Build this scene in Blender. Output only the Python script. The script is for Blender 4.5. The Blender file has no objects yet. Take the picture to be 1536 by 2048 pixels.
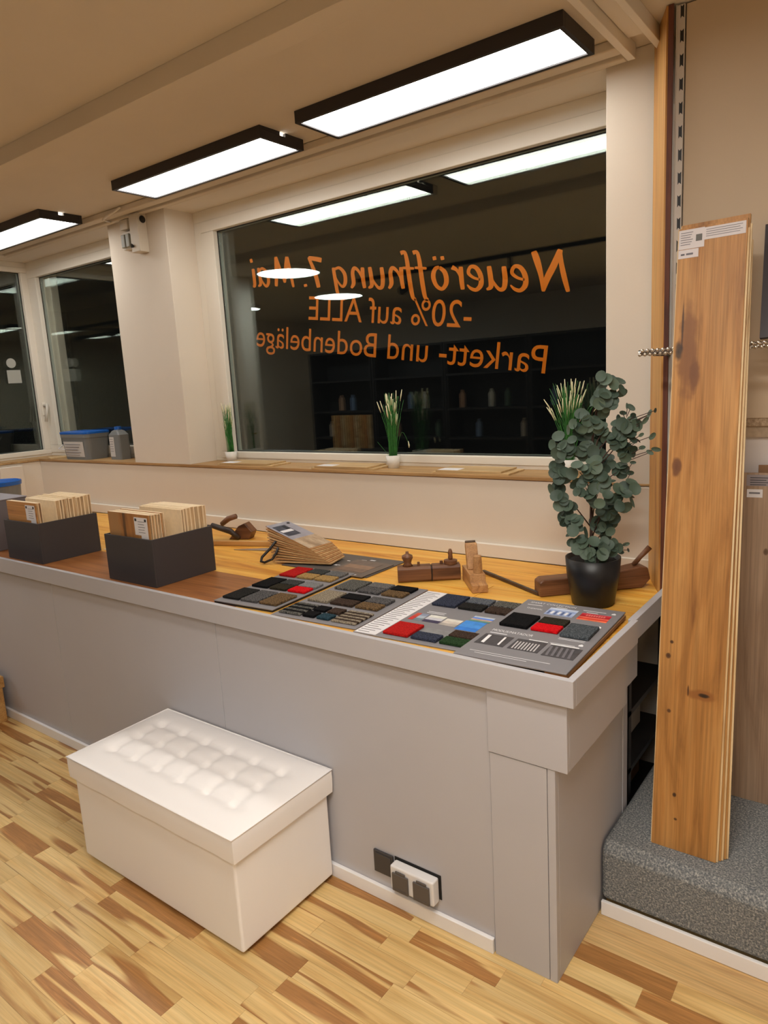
import bpy, math, random
from mathutils import Vector, Matrix, Euler
from math import sin, cos, pi, radians
random.seed(7)
S = bpy.context.scene
COL = S.collection
# ------------------------------------------------------------------ camera
cd = bpy.data.cameras.new('camera')
cam = bpy.data.objects.new('camera', cd)
COL.objects.link(cam)
S.camera = cam
_q = (0.801, 0.596, -0.056), (-0.064, 0.178, 0.982), (-0.596, 0.783, -0.18)
YAW, PIT, ROL = radians(-37.27544), radians(10.39263), radians(-3.27364)
_f = Vector((sin(YAW)*cos(PIT), cos(YAW)*cos(PIT), -sin(PIT)))
_r = Vector((cos(YAW), -sin(YAW), 0))
_u = _r.cross(_f)
_r2 = _r*cos(ROL) + _u*sin(ROL)
_u2 = -_r*sin(ROL) + _u*cos(ROL)
cam.matrix_world = Matrix(((_r2.x, _u2.x, -_f.x, 0), (_r2.y, _u2.y, -_f.y, 0), (_r2.z, _u2.z, -_f.z, 1.6), (0, 0, 0, 1)))
cd.sensor_fit = 'VERTICAL'
cd.sensor_height = 24.0
cd.lens = 1406.48/2048*24.0
cd.clip_start = 0.02
# ------------------------------------------------------------------ world, exposure, light levels
W = bpy.data.worlds.new('night')
S.world = W
W.use_nodes = True
W.node_tree.nodes['Background'].inputs[0].default_value = (0.003, 0.003, 0.003, 1)
W.node_tree.nodes['Background'].inputs[1].default_value = 1.0
S.view_settings.view_transform = 'Standard'
S.view_settings.look = 'None'
S.view_settings.gamma = 1.0
S.view_settings.use_curve_mapping = False
S.view_settings.exposure = 0.0
LAMP_POWER = 11.0        # rectangular panels near the window
FILL_POWER = 37.0        # unseen fill panels added behind the camera
ROUND_POWER = 20.0       # round ceiling lamps
LAMP_COL = (1.0, 0.95, 0.875)
ROUND_COL = (0.95, 0.98, 1.0)

# ------------------------------------------------------------------ materials
MC = {}
def srgb(r, g, b):
    def c(v):
        v /= 255.0
        return v/12.92 if v <= 0.04045 else ((v+0.055)/1.055)**2.4
    return (c(r), c(g), c(b), 1)
class NT:
    def __init__(s, name):
        s.m = bpy.data.materials.new(name); s.m.use_nodes = True
        s.t = s.m.node_tree; s.n = s.t.nodes; s.l = s.t.links
        s.b = s.n['Principled BSDF']; s.out = s.n['Material Output']
    def add(s, typ, **kw):
        n = s.n.new(typ)
        for k, v in kw.items(): setattr(n, k, v)
        return n
    def link(s, a, b): s.l.new(a, b)
    def math(s, op, a, b=None, clamp=False):
        n = s.add('ShaderNodeMath', operation=op); n.use_clamp = clamp
        for i, v in enumerate((a, b)):
            if v is None: continue
            if isinstance(v, (int, float)): n.inputs[i].default_value = v
            else: s.link(v, n.inputs[i])
        return n.outputs[0]
    def mix(s, fac, a, b, mode='MIX'):
        n = s.add('ShaderNodeMix', data_type='RGBA', blend_type=mode)
        for i, v in ((0, fac), (6, a), (7, b)):
            if isinstance(v, (int, float)): n.inputs[i].default_value = v
            elif isinstance(v, tuple): n.inputs[i].default_value = v
            else: s.link(v, n.inputs[i])
        return n.outputs[2]
    def ramp(s, fac, stops):
        n = s.add('ShaderNodeValToRGB')
        e = n.color_ramp.elements
        while len(e) < len(stops): e.new(0.5)
        for el, (p, c) in zip(e, stops): el.position = p; el.color = c
        s.link(fac, n.inputs[0]); return n.outputs[0]
    def noise(s, vec, scale, detail=3, rough=0.5, dist=0.0):
        n = s.add('ShaderNodeTexNoise')
        n.inputs['Scale'].default_value = scale; n.inputs['Detail'].default_value = detail
        n.inputs['Roughness'].default_value = rough; n.inputs['Distortion'].default_value = dist
        if vec is not None: s.link(vec, n.inputs['Vector'])
        return n.outputs[0]
    def coord(s, scale=(1, 1, 1), rand=False):
        c = s.add('ShaderNodeTexCoord'); v = c.outputs['Object']
        if rand:
            oi = s.add('ShaderNodeObjectInfo')
            m = s.math('MULTIPLY', oi.outputs['Random'], 53.0)
            a = s.add('ShaderNodeVectorMath', operation='ADD')
            cx = s.add('ShaderNodeCombineXYZ')
            for i in range(3): s.link(m, cx.inputs[i])
            s.link(v, a.inputs[0]); s.link(cx.outputs[0], a.inputs[1]); v = a.outputs[0]
        mp = s.add('ShaderNodeMapping'); mp.inputs['Scale'].default_value = scale
        s.link(v, mp.inputs[0]); return mp.outputs[0]
    def bump(s, h, strength=0.3, dist=0.01):
        n = s.add('ShaderNodeBump'); n.inputs['Strength'].default_value = strength
        n.inputs['Distance'].default_value = dist
        s.link(h, n.inputs['Height']); s.link(n.outputs[0], s.b.inputs['Normal'])
    def base(s, v):
        if isinstance(v, tuple): s.b.inputs['Base Color'].default_value = v
        else: s.link(v, s.b.inputs['Base Color'])
def plain(name, col, rough=0.5, metal=0.0, var=0.06, bump=0.0, bscale=200, vscale=3.0, spec=0.5):
    if name in MC: return MC[name]
    t = NT(name)
    n = t.noise(t.coord(), vscale, 4)
    dark = tuple(c*(1-var) for c in col[:3])+(1,); light = tuple(min(1, c*(1+var)) for c in col[:3])+(1,)
    t.base(t.ramp(n, [(0.3, dark), (0.7, light)]))
    t.b.inputs['Roughness'].default_value = rough; t.b.inputs['Metallic'].default_value = metal
    t.b.inputs['Specular IOR Level'].default_value = spec
    if bump: t.bump(t.noise(t.coord(), bscale, 3), bump, 0.002)
    MC[name] = t.m; return t.m
def wood(name, light, mid, dark, axis='X', k=6.0, rough=0.4, heart=None, hpos=0.55, knots=(), vary=0.12, fine=0.35, bump=0.05, rand=True):
    if name in MC: return MC[name]
    t = NT(name)
    ax = {'X': (1, 9, 9), 'Y': (9, 1, 9), 'Z': (9, 9, 1)}[axis]
    v = t.coord(tuple(a for a in ax), rand)
    n = t.noise(v, k*0.35, 5, 0.55, 0.8)
    col = t.ramp(n, [(0.28, dark), (0.45, mid), (0.68, light)])
    # fine grain lines
    v2 = t.coord(tuple(0.55 if a == 1 else 30.0 for a in ax), rand)
    g = t.noise(v2, k*0.9, 5, 0.62, 0.4)
    gl = t.ramp(g, [(0.35, (1-fine, 1-fine, 1-fine, 1)), (0.6, (1, 1, 1, 1))])
    col = t.mix(0.8, col, gl, 'MULTIPLY')
    if heart:
        v3 = t.coord(tuple(0.55 if a == 1 else 8.0 for a in ax), rand)
        h = t.noise(v3, 2.2, 2, 0.4, 0.3)
        oi = t.add('ShaderNodeObjectInfo')
        off = t.math('MULTIPLY', oi.outputs['Random'], 0.22)
        hh = t.math('ADD', h, off)
        f = t.ramp(hh, [(hpos, (0, 0, 0, 1)), (hpos+0.035, (1, 1, 1, 1))])
        rings = t.noise(t.coord(tuple(1.0 if a == 1 else 22.0 for a in ax), rand), 4.0, 3, 0.6, 1.5)
        hc = t.ramp(rings, [(0.3, tuple(c*0.7 for c in heart[:3])+(1,)), (0.6, heart), (0.75, tuple(min(1, c*1.35) for c in heart[:3])+(1,))])
        col = t.mix(f, col, hc)
    if knots:
        c = t.add('ShaderNodeTexCoord')
        wob = t.add('ShaderNodeTexNoise'); wob.inputs['Scale'].default_value = 25
        t.link(c.outputs['Object'], wob.inputs['Vector'])
        sep = t.add('ShaderNodeSeparateXYZ'); t.link(c.outputs['Object'], sep.inputs[0])
        wv = t.math('MULTIPLY', t.math('SUBTRACT', wob.outputs[0], 0.5), 0.9)
        for (kx, kz, rx, rz, kc) in knots:
            dx = t.math('DIVIDE', t.math('SUBTRACT', sep.outputs[0], kx), rx)
            dz = t.math('DIVIDE', t.math('SUBTRACT', sep.outputs[2], kz), rz)
            d = t.math('SQRT', t.math('ADD', t.math('MULTIPLY', dx, dx), t.math('MULTIPLY', dz, dz)))
            d = t.math('ADD', d, wv)
            halo = t.ramp(d, [(0.0, (1, 1, 1, 1)), (0.62, (0.85, 0.85, 0.85, 1)), (1.0, (0, 0, 0, 1))])
            col = t.mix(halo, col, kc)
    if vary:
        oi = t.add('ShaderNodeObjectInfo')
        hsv = t.add('ShaderNodeHueSaturation')
        t.link(col, hsv.inputs['Color'])
        t.link(t.math('ADD', t.math('MULTIPLY', oi.outputs['Random'], 2*vary), 1-vary), hsv.inputs['Value'])
        col = hsv.outputs[0]
    t.base(col)
    t.b.inputs['Roughness'].default_value = rough
    if bump: t.bump(g, bump, 0.002)
    MC[name] = t.m; return t.m
def carpet(name, a, b, scale=260, bump=0.8, c=None, rough=0.95):
    if name in MC: return MC[name]
    t = NT(name)
    n = t.noise(t.coord(), scale, 3, 0.7)
    stops = [(0.38, a), (0.62, b)]
    if c: stops = [(0.36, a), (0.52, b), (0.66, c)]
    col = t.ramp(n, stops)
    t.base(col); t.b.inputs['Roughness'].default_value = rough
    t.b.inputs['Specular IOR Level'].default_value = 0.1
    t.bump(t.noise(t.coord(), scale*0.8, 3, 0.7), bump, 0.004)
    MC[name] = t.m; return t.m
def emit(name, col, power):
    t = NT(name); t.n.remove(t.b)
    e = t.add('ShaderNodeEmission'); e.inputs[0].default_value = tuple(col)+(1,); e.inputs[1].default_value = power
    t.link(e.outputs[0], t.out.inputs[0]); return t.m

wall_m = plain('wall_paint', srgb(222, 212, 198), 0.75, var=0.02, bump=0.12, bscale=120)
ceil_m = plain('ceiling_paint', srgb(214, 203, 187), 0.85, var=0.02, bump=0.15, bscale=90)
trimw_m = plain('white_trim_paint', srgb(226, 219, 208), 0.5, var=0.02)
pvc_m = plain('window_plastic', srgb(232, 226, 214), 0.35, var=0.015)
counter_m = plain('grey_counter_paint', srgb(182, 180, 184), 0.5, var=0.02, bump=0.06, bscale=60)
kick_m = plain('kickboard_paint', srgb(236, 234, 234), 0.45, var=0.02)
lampblack_m = plain('black_lamp_metal', srgb(38, 35, 38), 0.45, var=0.03)
leather_m = plain('white_leatherette', srgb(243, 240, 239), 0.42, var=0.012, bump=0.1, bscale=350)
darkbox_m = plain('dark_box_board', srgb(58, 54, 56), 0.6, var=0.05, bump=0.06)
black_m = plain('black_plastic', srgb(24, 23, 25), 0.4, var=0.05)
blackmat_m = plain('black_board', srgb(20, 19, 20), 0.7, var=0.05)
paper_m = plain('white_paper', srgb(225, 223, 226), 0.7, var=0.01)
ink_m = plain('grey_ink', srgb(110, 108, 115), 0.7, var=0.02)
darkink_m = plain('dark_ink', srgb(45, 45, 50), 0.7, var=0.02)
whiteink_m = plain('white_ink', srgb(235, 235, 238), 0.6, var=0.01)
chrome_m = plain('chrome', srgb(210, 205, 200), 0.15, 1.0, var=0.02)
steel_m = plain('old_iron', srgb(95, 80, 68), 0.45, 0.7, var=0.2, vscale=30)
gasket_m = plain('black_gasket', srgb(22, 24, 24), 0.5)
boardgrey_m = plain('grey_display_card', srgb(128, 126, 130), 0.55, var=0.02)
blue_m = plain('blue_plastic', srgb(25, 95, 185), 0.35, var=0.03)
bucket_m = plain('grey_bucket_plastic', srgb(120, 122, 122), 0.45, var=0.03)
pot_m = plain('white_ceramic', srgb(228, 224, 216), 0.4, var=0.02)
potblk_m = plain('black_plant_pot', srgb(20, 21, 24), 0.42, var=0.05)
soil_m = plain('dark_soil', srgb(22, 18, 16), 0.95, var=0.4, bump=0.9, bscale=120)
leaf_t = NT('eucalyptus_leaf')
_oi = leaf_t.add('ShaderNodeObjectInfo')
leaf_t.base(leaf_t.mix(leaf_t.noise(leaf_t.coord(rand=True), 40, 2), leaf_t.ramp(_oi.outputs['Random'], [(0, srgb(50, 66, 56)), (0.5, srgb(72, 90, 76)), (1, srgb(100, 118, 98))]), srgb(64, 82, 70)))
leaf_t.b.inputs['Roughness'].default_value = 0.6
leaf_m = leaf_t.m
twig_m = plain('brown_twig', srgb(70, 48, 40), 0.7, var=0.2, vscale=40)
grass_m = plain('green_grass_blade', srgb(52, 118, 48), 0.5, var=0.35, vscale=60)
spike_m = plain('cream_flower_spike', srgb(225, 218, 180), 0.7, var=0.1, vscale=60)
orange_m = plain('orange_vinyl', srgb(238, 124, 0), 0.5, var=0.02)
dark_m = plain('dark_shelf_board', srgb(34, 30, 29), 0.6, var=0.1)
edge_m = wood('spruce_core_edge', srgb(236, 214, 172), srgb(222, 192, 145), srgb(176, 140, 96), 'Z', 9, 0.6, vary=0.08, fine=0.2)
end_m = wood('sample_end_grain', srgb(222, 192, 148), srgb(190, 158, 116), srgb(120, 90, 60), 'Z', 14, 0.7, vary=0.22, fine=0.5)
top_m = plain('spruce_sample_top', srgb(240, 218, 182), 0.65, var=0.05, vscale=60)
pine_m = wood('golden_pine_top', srgb(240, 190, 92), srgb(228, 164, 62), srgb(184, 108, 32), 'X', 4.5, 0.42, vary=0.08, fine=0.22)
brown_m = wood('brown_oak_top', srgb(176, 116, 64), srgb(156, 98, 52), srgb(116, 68, 34), 'X', 6, 0.4, vary=0.03)
oakplank_m = wood('oak_plank_face', srgb(196, 144, 82), srgb(176, 122, 62), srgb(130, 84, 38), 'Z', 6.0, 0.52, vary=0.0, rand=False, fine=0.38,
    knots=[(-0.050, 1.42, 0.030, 0.15, srgb(128, 82, 42)), (-0.030, 1.36, 0.016, 0.05, srgb(112, 68, 34)), (-0.066, 1.50, 0.0035, 0.085, srgb(70, 42, 22)), (-0.074, 1.425, 0.013, 0.030, srgb(48, 32, 22)), (-0.066, 1.10, 0.014, 0.03, srgb(100, 58, 30)), (0.030, 0.462, 0.048, 0.018, srgb(140, 88, 40)), (0.036, 0.462, 0.017, 0.0065, srgb(34, 22, 14)), (-0.006, 0.468, 0.003, 0.018, srgb(80, 48, 24)),
           (-0.064, 0.56, 0.008, 0.009, srgb(70, 40, 22)), (-0.056, 0.60, 0.006, 0.006, srgb(60, 34, 20)), (-0.030, 0.16, 0.006, 0.007, srgb(50, 30, 18)), (-0.024, 0.09, 0.006, 0.005, srgb(60, 36, 20)), (-0.055, 0.40, 0.006, 0.006, srgb(80, 50, 28))])
greyoak_m = wood('grey_oak_plank_face', srgb(176, 150, 126), srgb(160, 132, 108), srgb(130, 104, 82), 'Z', 5.0, 0.5, vary=0.0, knots=[(-0.03, 0.80, 0.008, 0.012, srgb(90, 66, 48))], rand=False)
timber_m = wood('golden_timber', srgb(214, 164, 92), srgb(200, 146, 76), srgb(160, 104, 50), 'Z', 5, 0.5, vary=0.1)
redwood_m = wood('red_brown_edge', srgb(120, 66, 44), srgb(100, 52, 34), srgb(66, 32, 22), 'Z', 8, 0.6)
oldwood_m = wood('old_dark_beech', srgb(136, 92, 62), srgb(112, 72, 46), srgb(74, 44, 30), 'X', 9, 0.42, vary=0.1, fine=0.4)
lightbeech_m = wood('worn_light_beech', srgb(206, 158, 106), srgb(188, 138, 88), srgb(150, 104, 62), 'X', 9, 0.45, vary=0.05)
sill_m = wood('oak_sill', srgb(200, 162, 110), srgb(184, 144, 94), srgb(150, 110, 66), 'X', 6, 0.5, vary=0.08)
sillboard_m = wood('pale_oak_sample', srgb(218, 186, 136), srgb(200, 166, 116), srgb(168, 130, 84), 'X', 6, 0.5, vary=0.1)
sface_m = wood('sample_oak_face', srgb(200, 142, 78), srgb(186, 126, 64), srgb(150, 96, 46), 'X', 6, 0.45, vary=0.08)
streak_m = wood('streaked_oak_face', srgb(190, 136, 78), srgb(172, 116, 62), srgb(126, 82, 42), 'Z', 7, 0.45, vary=0.0, rand=False, knots=[(-0.03, 0.2, 0.012, 0.5, srgb(96, 66, 40)), (-0.10, 0.2, 0.05, 0.4, srgb(168, 126, 80))])
boxwood_m = wood('pine_crate_wood', srgb(214, 168, 104), srgb(196, 148, 86), srgb(160, 112, 60), 'X', 6, 0.5, vary=0.05)
ash_m = wood('ash_floor_strip', srgb(234, 204, 144), srgb(224, 188, 124), srgb(196, 150, 88), 'X', 5.0, 0.34, heart=srgb(172, 122, 70), hpos=0.652, vary=0.10, fine=0.26)
cardw_m = wood('veneer_card', srgb(216, 180, 130), srgb(202, 164, 114), srgb(170, 130, 84), 'X', 8, 0.55, vary=0.1)
card2_m = plain('brown_card_edge', srgb(176, 132, 86), 0.7, var=0.15, vscale=60)
plat_m = carpet('grey_speckled_carpet', srgb(92, 96, 100), srgb(128, 131, 132), 190, 0.9, srgb(178, 176, 170))
lampoff_m = emit('lamp_panel', LAMP_COL, LAMP_POWER)
fill_m = emit('fill_panel', LAMP_COL, FILL_POWER)
round_m = emit('round_panel', ROUND_COL, ROUND_POWER)
def glass_mat():
    t = NT('window_glass'); t.n.remove(t.b)
    geo = t.add('ShaderNodeNewGeometry')
    d = t.add('ShaderNodeVectorMath', operation='DOT_PRODUCT')
    t.link(geo.outputs['Incoming'], d.inputs[0]); t.link(geo.outputs['Normal'], d.inputs[1])
    c = t.math('ABSOLUTE', d.outputs['Value'])
    p = t.math('POWER', t.math('SUBTRACT', 1.0, c), 5.0)
    f = t.math('ADD', t.math('MULTIPLY', p, 0.95), 0.052)
    tr = t.add('ShaderNodeBsdfTransparent'); tr.inputs[0].default_value = (0.975, 0.99, 0.98, 1)
    gl = t.add('ShaderNodeBsdfGlossy'); gl.inputs['Roughness'].default_value = 0.0; gl.inputs[0].default_value = (0.93, 1.0, 0.97, 1)
    mx = t.add('ShaderNodeMixShader')
    t.link(f, mx.inputs[0]); t.link(tr.outputs[0], mx.inputs[1]); t.link(gl.outputs[0], mx.inputs[2])
    t.link(mx.outputs[0], t.out.inputs[0]); return t.m
glass_m = glass_mat()

# ------------------------------------------------------------------ mesh builder
class MB:
    def __init__(s): s.v = []; s.f = []; s.mi = []; s.T = Matrix()
    def add(s, vs, fs, mi=0):
        o = len(s.v); s.v += [tuple(s.T @ Vector(v)) for v in vs]
        s.f += [tuple(i+o for i in f) for f in fs]; s.mi += [mi]*len(fs); return s
    def box(s, x0, x1, y0, y1, z0, z1, mi=0):
        v = [(x, y, z) for z in (z0, z1) for y in (y0, y1) for x in (x0, x1)]
        return s.add(v, [(0, 2, 3, 1), (4, 5, 7, 6), (0, 1, 5, 4), (2, 6, 7, 3), (0, 4, 6, 2), (1, 3, 7, 5)], mi)
    def prism(s, pts, axis, a, b, mi=0):
        n = len(pts)
        def P(p, t): return {'X': (t, p[0], p[1]), 'Y': (p[0], t, p[1]), 'Z': (p[0], p[1], t)}[axis]
        vs = [P(p, a) for p in pts]+[P(p, b) for p in pts]
        fs = [tuple(range(n))[::-1], tuple(range(n, 2*n))]+[(i, (i+1) % n, (i+1) % n+n, i+n) for i in range(n)]
        return s.add(vs, fs, mi)
    def lathe(s, prof, cx=0, cy=0, seg=28, mi=0):
        vs = []; fs = []
        for r, z in prof:
            for k in range(seg): a = 2*pi*k/seg; vs.append((cx+r*cos(a), cy+r*sin(a), z))
        for i in range(len(prof)-1):
            for k in range(seg):
                fs.append((i*seg+k, i*seg+(k+1) % seg, (i+1)*seg+(k+1) % seg, (i+1)*seg+k))
        if prof[0][0] > 1e-5: fs.append(tuple(range(seg))[::-1])
        if prof[-1][0] > 1e-5: fs.append(tuple((len(prof)-1)*seg+k for k in range(seg)))
        return s.add(vs, fs, mi)
    def tube(s, pts, r, seg=8, mi=0, closed=False):
        pts = [Vector(p) for p in pts]; n = len(pts); rs = r if isinstance(r, (list, tuple)) else [r]*n
        vs = []; fs = []; up = None
        for i, p in enumerate(pts):
            if closed: t = (pts[(i+1) % n]-pts[i-1]).normalized()
            else: t = (pts[min(i+1, n-1)]-pts[max(i-1, 0)]).normalized()
            if up is None: up = Vector((0, 0, 1)) if abs(t.z) < 0.9 else Vector((1, 0, 0))
            a = t.cross(up).normalized(); b = a.cross(t).normalized(); up = b
            for k in range(seg):
                w = 2*pi*k/seg; q = p+(a*cos(w)+b*sin(w))*rs[i]; vs.append(tuple(q))
        m = n if closed else n-1
        for i in range(m):
            j = (i+1) % n
            for k in range(seg): fs.append((i*seg+k, i*seg+(k+1) % seg, j*seg+(k+1) % seg, j*seg+k))
        if not closed: fs.append(tuple(range(seg))[::-1]); fs.append(tuple((n-1)*seg+k for k in range(seg)))
        return s.add(vs, fs, mi)
    def mesh(s, name, mats, smooth=False):
        me = bpy.data.meshes.new(name); me.from_pydata(s.v, [], s.f)
        for m in (mats if isinstance(mats, (list, tuple)) else [mats]): me.materials.append(m)
        for p, i in zip(me.polygons, s.mi): p.material_index = i; p.use_smooth = smooth
        import bmesh
        bm = bmesh.new(); bm.from_mesh(me); bmesh.ops.recalc_face_normals(bm, faces=bm.faces); bm.to_mesh(me); bm.free()
        return me
    def build(s, name, mats, parent=None, bevel=0, smooth=False, seg=2, loc=None, rot=None):
        o = bpy.data.objects.new(name, s.mesh(name, mats, smooth)); COL.objects.link(o)
        if parent: o.parent = parent
        if loc: o.location = loc
        if rot: o.rotation_euler = rot
        if bevel:
            b = o.modifiers.new('bevel', 'BEVEL'); b.width = bevel; b.segments = seg; b.limit_method = 'ANGLE'; b.angle_limit = radians(35)
            if seg > 1:
                for p in o.data.polygons: p.use_smooth = True
                w = o.modifiers.new('wn', 'WEIGHTED_NORMAL'); w.keep_sharp = False
        return o
def tag(o, label, cat, group=None):
    o['label'] = label; o['category'] = cat
    if group: o['group'] = group
    return o
def thing(name, loc, label, cat, group=None, rot=(0, 0, 0)):
    o = bpy.data.objects.new(name, None); COL.objects.link(o); o.location = loc; o.rotation_euler = rot
    o.empty_display_size = 0.1
    return tag(o, label, cat, group)
def struct(name, mb, mat, bevel=0):
    o = mb.build(name, mat, bevel=bevel); o['kind'] = 'structure'; return o
def sempty(name, loc=(0, 0, 0)):
    o = bpy.data.objects.new(name, None); COL.objects.link(o); o.location = loc; o['kind'] = 'structure'; return o
def copy(o, parent=None):
    c = o.copy(); COL.objects.link(c)
    if parent: c.parent = parent
    for ch in list(o.children): copy(ch, c)
    return c
def box(name, x0, x1, y0, y1, z0, z1, mat, parent=None, bevel=0, label=None):
    o = MB().box(x0, x1, y0, y1, z0, z1).build(name, mat, parent, bevel)
    if label: o['label'] = label
    return o
def text_mesh(body, size=1.0):
    cu = bpy.data.curves.new('t', 'FONT'); cu.body = body; cu.size = size; cu.resolution_u = 4
    ob = bpy.data.objects.new('t', cu); COL.objects.link(ob)
    bpy.context.view_layer.update()
    dg = bpy.context.evaluated_depsgraph_get()
    me = bpy.data.meshes.new_from_object(ob.evaluated_get(dg))
    bpy.data.objects.remove(ob); bpy.data.curves.remove(cu)
    return me
def text_bounds(me):
    xs = [v.co.x for v in me.vertices]; ys = [v.co.y for v in me.vertices]
    return min(xs), max(xs), min(ys), max(ys)
def text_obj(name, body, mat, parent, x, y, z, width, height, bold=0):
    """flat lettering lying on a horizontal board, baseline along local x"""
    me = text_mesh(body); a, b, c, d = text_bounds(me)
    me.transform(Matrix.Diagonal((width/(b-a), height/(d-c), 1, 1)) @ Matrix.Translation((-a, -c, 0)))
    me.materials.clear(); me.materials.append(mat)
    o = bpy.data.objects.new(name, me); COL.objects.link(o); o.parent = parent; o.location = (x, y, z); return o

# ================================================================== STRUCTURE
CZ = 2.645   # ceiling
YW = 2.60    # window wall face
# floor: sub-floor slab and single ash strips
fl = MB().box(-8.2, 2.6, -3.3, 2.62, -0.12, -0.0012); floor = fl.build('floor', wood('ash_floor_far', srgb(226, 192, 136), srgb(214, 174, 116), srgb(160, 116, 70), 'X', 5, 0.36, vary=0)); floor['kind'] = 'structure'
y = 1.70
rows = 0
nplank = 0
while y > 0.42 and nplank < 292:
    w = 0.070
    x0 = -3.9+random.uniform(0, 0.35) if y > 1.3 else -3.4+random.uniform(0, 0.35)
    lim = 0.15 if y < 1.2 else 0.25
    if y < 0.9: x0 += 0.7
    while x0 < lim:
        L = random.choice((0.28, 0.34, 0.42, 0.48, 0.55))
        hz = random.uniform(-0.0003, 0.0)
        o = MB().box(0.0004, L-0.0004, 0.0004, w-0.0004, -0.010, hz).build('floor_strip', ash_m, floor)
        o.location = (x0, y-w, 0); x0 += L; nplank += 1
    y -= w; rows += 1
# window wall
wb = MB()
wb.box(-5.12, 1.6, YW, 2.90, -0.02, 1.178)                # lower wall
wb.box(-3.93, -3.38, YW, 2.90, 1.178, CZ)                 # pillar
wb.box(-0.92, 1.6, YW, 2.90, 1.178, CZ)                   # right column
wb.box(-5.45, 1.6, YW+0.002, 2.90, 2.612, CZ)             # lintel
wb.box(-5.50, -5.12, 2.86, 2.92, 1.0, CZ)
wb.build('wall_back', wall_m, bevel=0.004)['kind'] = 'structure'
# left wall: lower part, sill zone, lintel, pier, and the rest of the shop
wl = MB()
wl.box(-5.36, -5.12, 0.9, 2.90, -0.02, 1.178)
wl.box(-5.42, -5.12, 0.9, 1.5, 1.178, CZ)
wl.box(-5.42, -5.12, 1.5, 2.6, 2.612, CZ)
wl.box(-8.2, -5.12, 0.82, 0.9, -0.02, CZ)
wl.box(-8.25, -8.15, -3.3, 0.9, -0.02, CZ)
struct('wall_left', wl, wall_m)
struct('wall_rear', MB().box(-8.2, 2.6, -3.35, -3.25, -0.02, CZ), wall_m)
struct('wall_right', MB().box(1.6, 1.7, -3.3, 2.9, -0.02, CZ), wall_m)
struct('ceiling', MB().box(-8.2, 2.6, -3.3, 2.92, CZ, CZ+0.1), ceil_m)
# ceiling beam and battens
bm1 = struct('trim_1', MB().box(-5.12, 1.6, 1.60, 1.69, 2.58, CZ), ceil_m, 0.002)
struct('trim_2', MB().box(-5.12, -0.84, 2.478, 2.535, 2.612, CZ), ceil_m, 0.006)
struct('trim_3', MB().box(-5.12, -0.84, 2.553, 2.588, 2.605, CZ), ceil_m, 0.006)
struct('trim_4', MB().box(-0.834, -0.808, -1.0, 2.565, 2.598, CZ), trimw_m, 0.002)
struct('trim_5', MB().box(-0.735, -0.712, -1.0, 2.59, 2.598, CZ), trimw_m, 0.002)
struct('trim_6', MB().box(-0.806, -0.737, -1.0, 2.48, 2.632, CZ), trimw_m, 0.001)
struct('trim_7', MB().box(-5.12, -0.73, 2.578, YW, 0.845, 0.903), trimw_m, 0.003)       # skirting on the counter
struct('trim_8', MB().box(-0.92, -0.62, 2.588, YW, 0.90, 1.172), wall_m, 0.002)
# sill
sl = MB().box(-5.12, -0.925, 2.592, 2.80, 1.180, 1.195)
sl.box(-5.33, -5.112, 0.9, 2.80, 1.180, 1.195)
sl.box(-0.925, -0.64, 2.592, 2.602, 1.176, 1.184)
# cut around pillar is not needed, the pillar stands through it
o = sl.build('trim_9', sill_m, bevel=0.002); o['kind'] = 'structure'; o['label'] = 'oak window sill board'

def window(name, x0, x1, z0, z1, gx0, gx1, gz0, gz1, yf, axis='X', sx0=None, sx1=None):
    """frame ring (x0..x1,z0..z1), sash ring, glass opening (g..). axis X: in the back wall; Y: in the left wall"""
    root = sempty(name)
    def R(mb):  # swap to left wall: local x -> world y, local y depth -> world -x
        if axis == 'Y':
            mb.v = [(-v[1], v[0], v[2]) for v in mb.v]
        return mb
    s0 = sx0 if sx0 is not None else x0+(gx0-x0)*0.35; s1 = sx1 if sx1 is not None else x1-(x1-gx1)*0.35
    t0 = z0+(gz0-z0)*0.3; t1 = z1-(z1-gz1)*0.5
    def ring(a0, a1, b0, b1, c0, c1, d0, d1, ya, yb):
        m = MB(); m.box(a0, a1, ya, yb, b0, d0); m.box(a0, a1, ya, yb, d1, b1)
        m.box(a0, c0, ya, yb, d0, d1); m.box(c1, a1, ya, yb, d0, d1); return R(m)
    ring(x0, x1, z0, z1, s0, s1, t0, t1, yf+0.006, yf+0.075).build('frame', pvc_m, root, 0.002)
    ring(s0, s1, t0, t1, gx0, gx1, gz0, gz1, yf, yf+0.07).build('sash', pvc_m, root, 0.004)
    e = 0.005
    ring(gx0-0.001, gx1+0.001, gz0-0.001, gz1+0.001, gx0+e, gx1-e, gz0+e, gz1-e, yf+0.030, yf+0.0335).build('seal', gasket_m, root)
    ring(gx0-0.001, gx1+0.001, gz0-0.001, gz1+0.001, gx0+e, gx1-e, gz0+e, gz1-e, yf+0.0385, yf+0.0555).build('spacer', plain('alu_spacer', srgb(150, 158, 152), 0.4), root)
    for dy in (0.034, 0.056):
        R(MB().box(gx0+e, gx1-e, yf+dy, yf+dy+0.004, gz0+e, gz1-e)).build('glass_pane', glass_m, root)
    return root
w1 = window('window_1', -3.38, -0.92, 1.195, 2.612, -3.215, -0.975, 1.250, 2.492, 2.790)
w2 = window('window_2', -5.325, -3.93, 1.195, 2.612, -5.185, -4.02, 1.277, 2.497, 2.790, sx0=-5.30)
w3 = window('window_3', 1.5, 2.83, 1.195, 2.612, 1.60, 2.745, 1.245, 2.54, 5.30, axis='Y', sx1=2.815)
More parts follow.
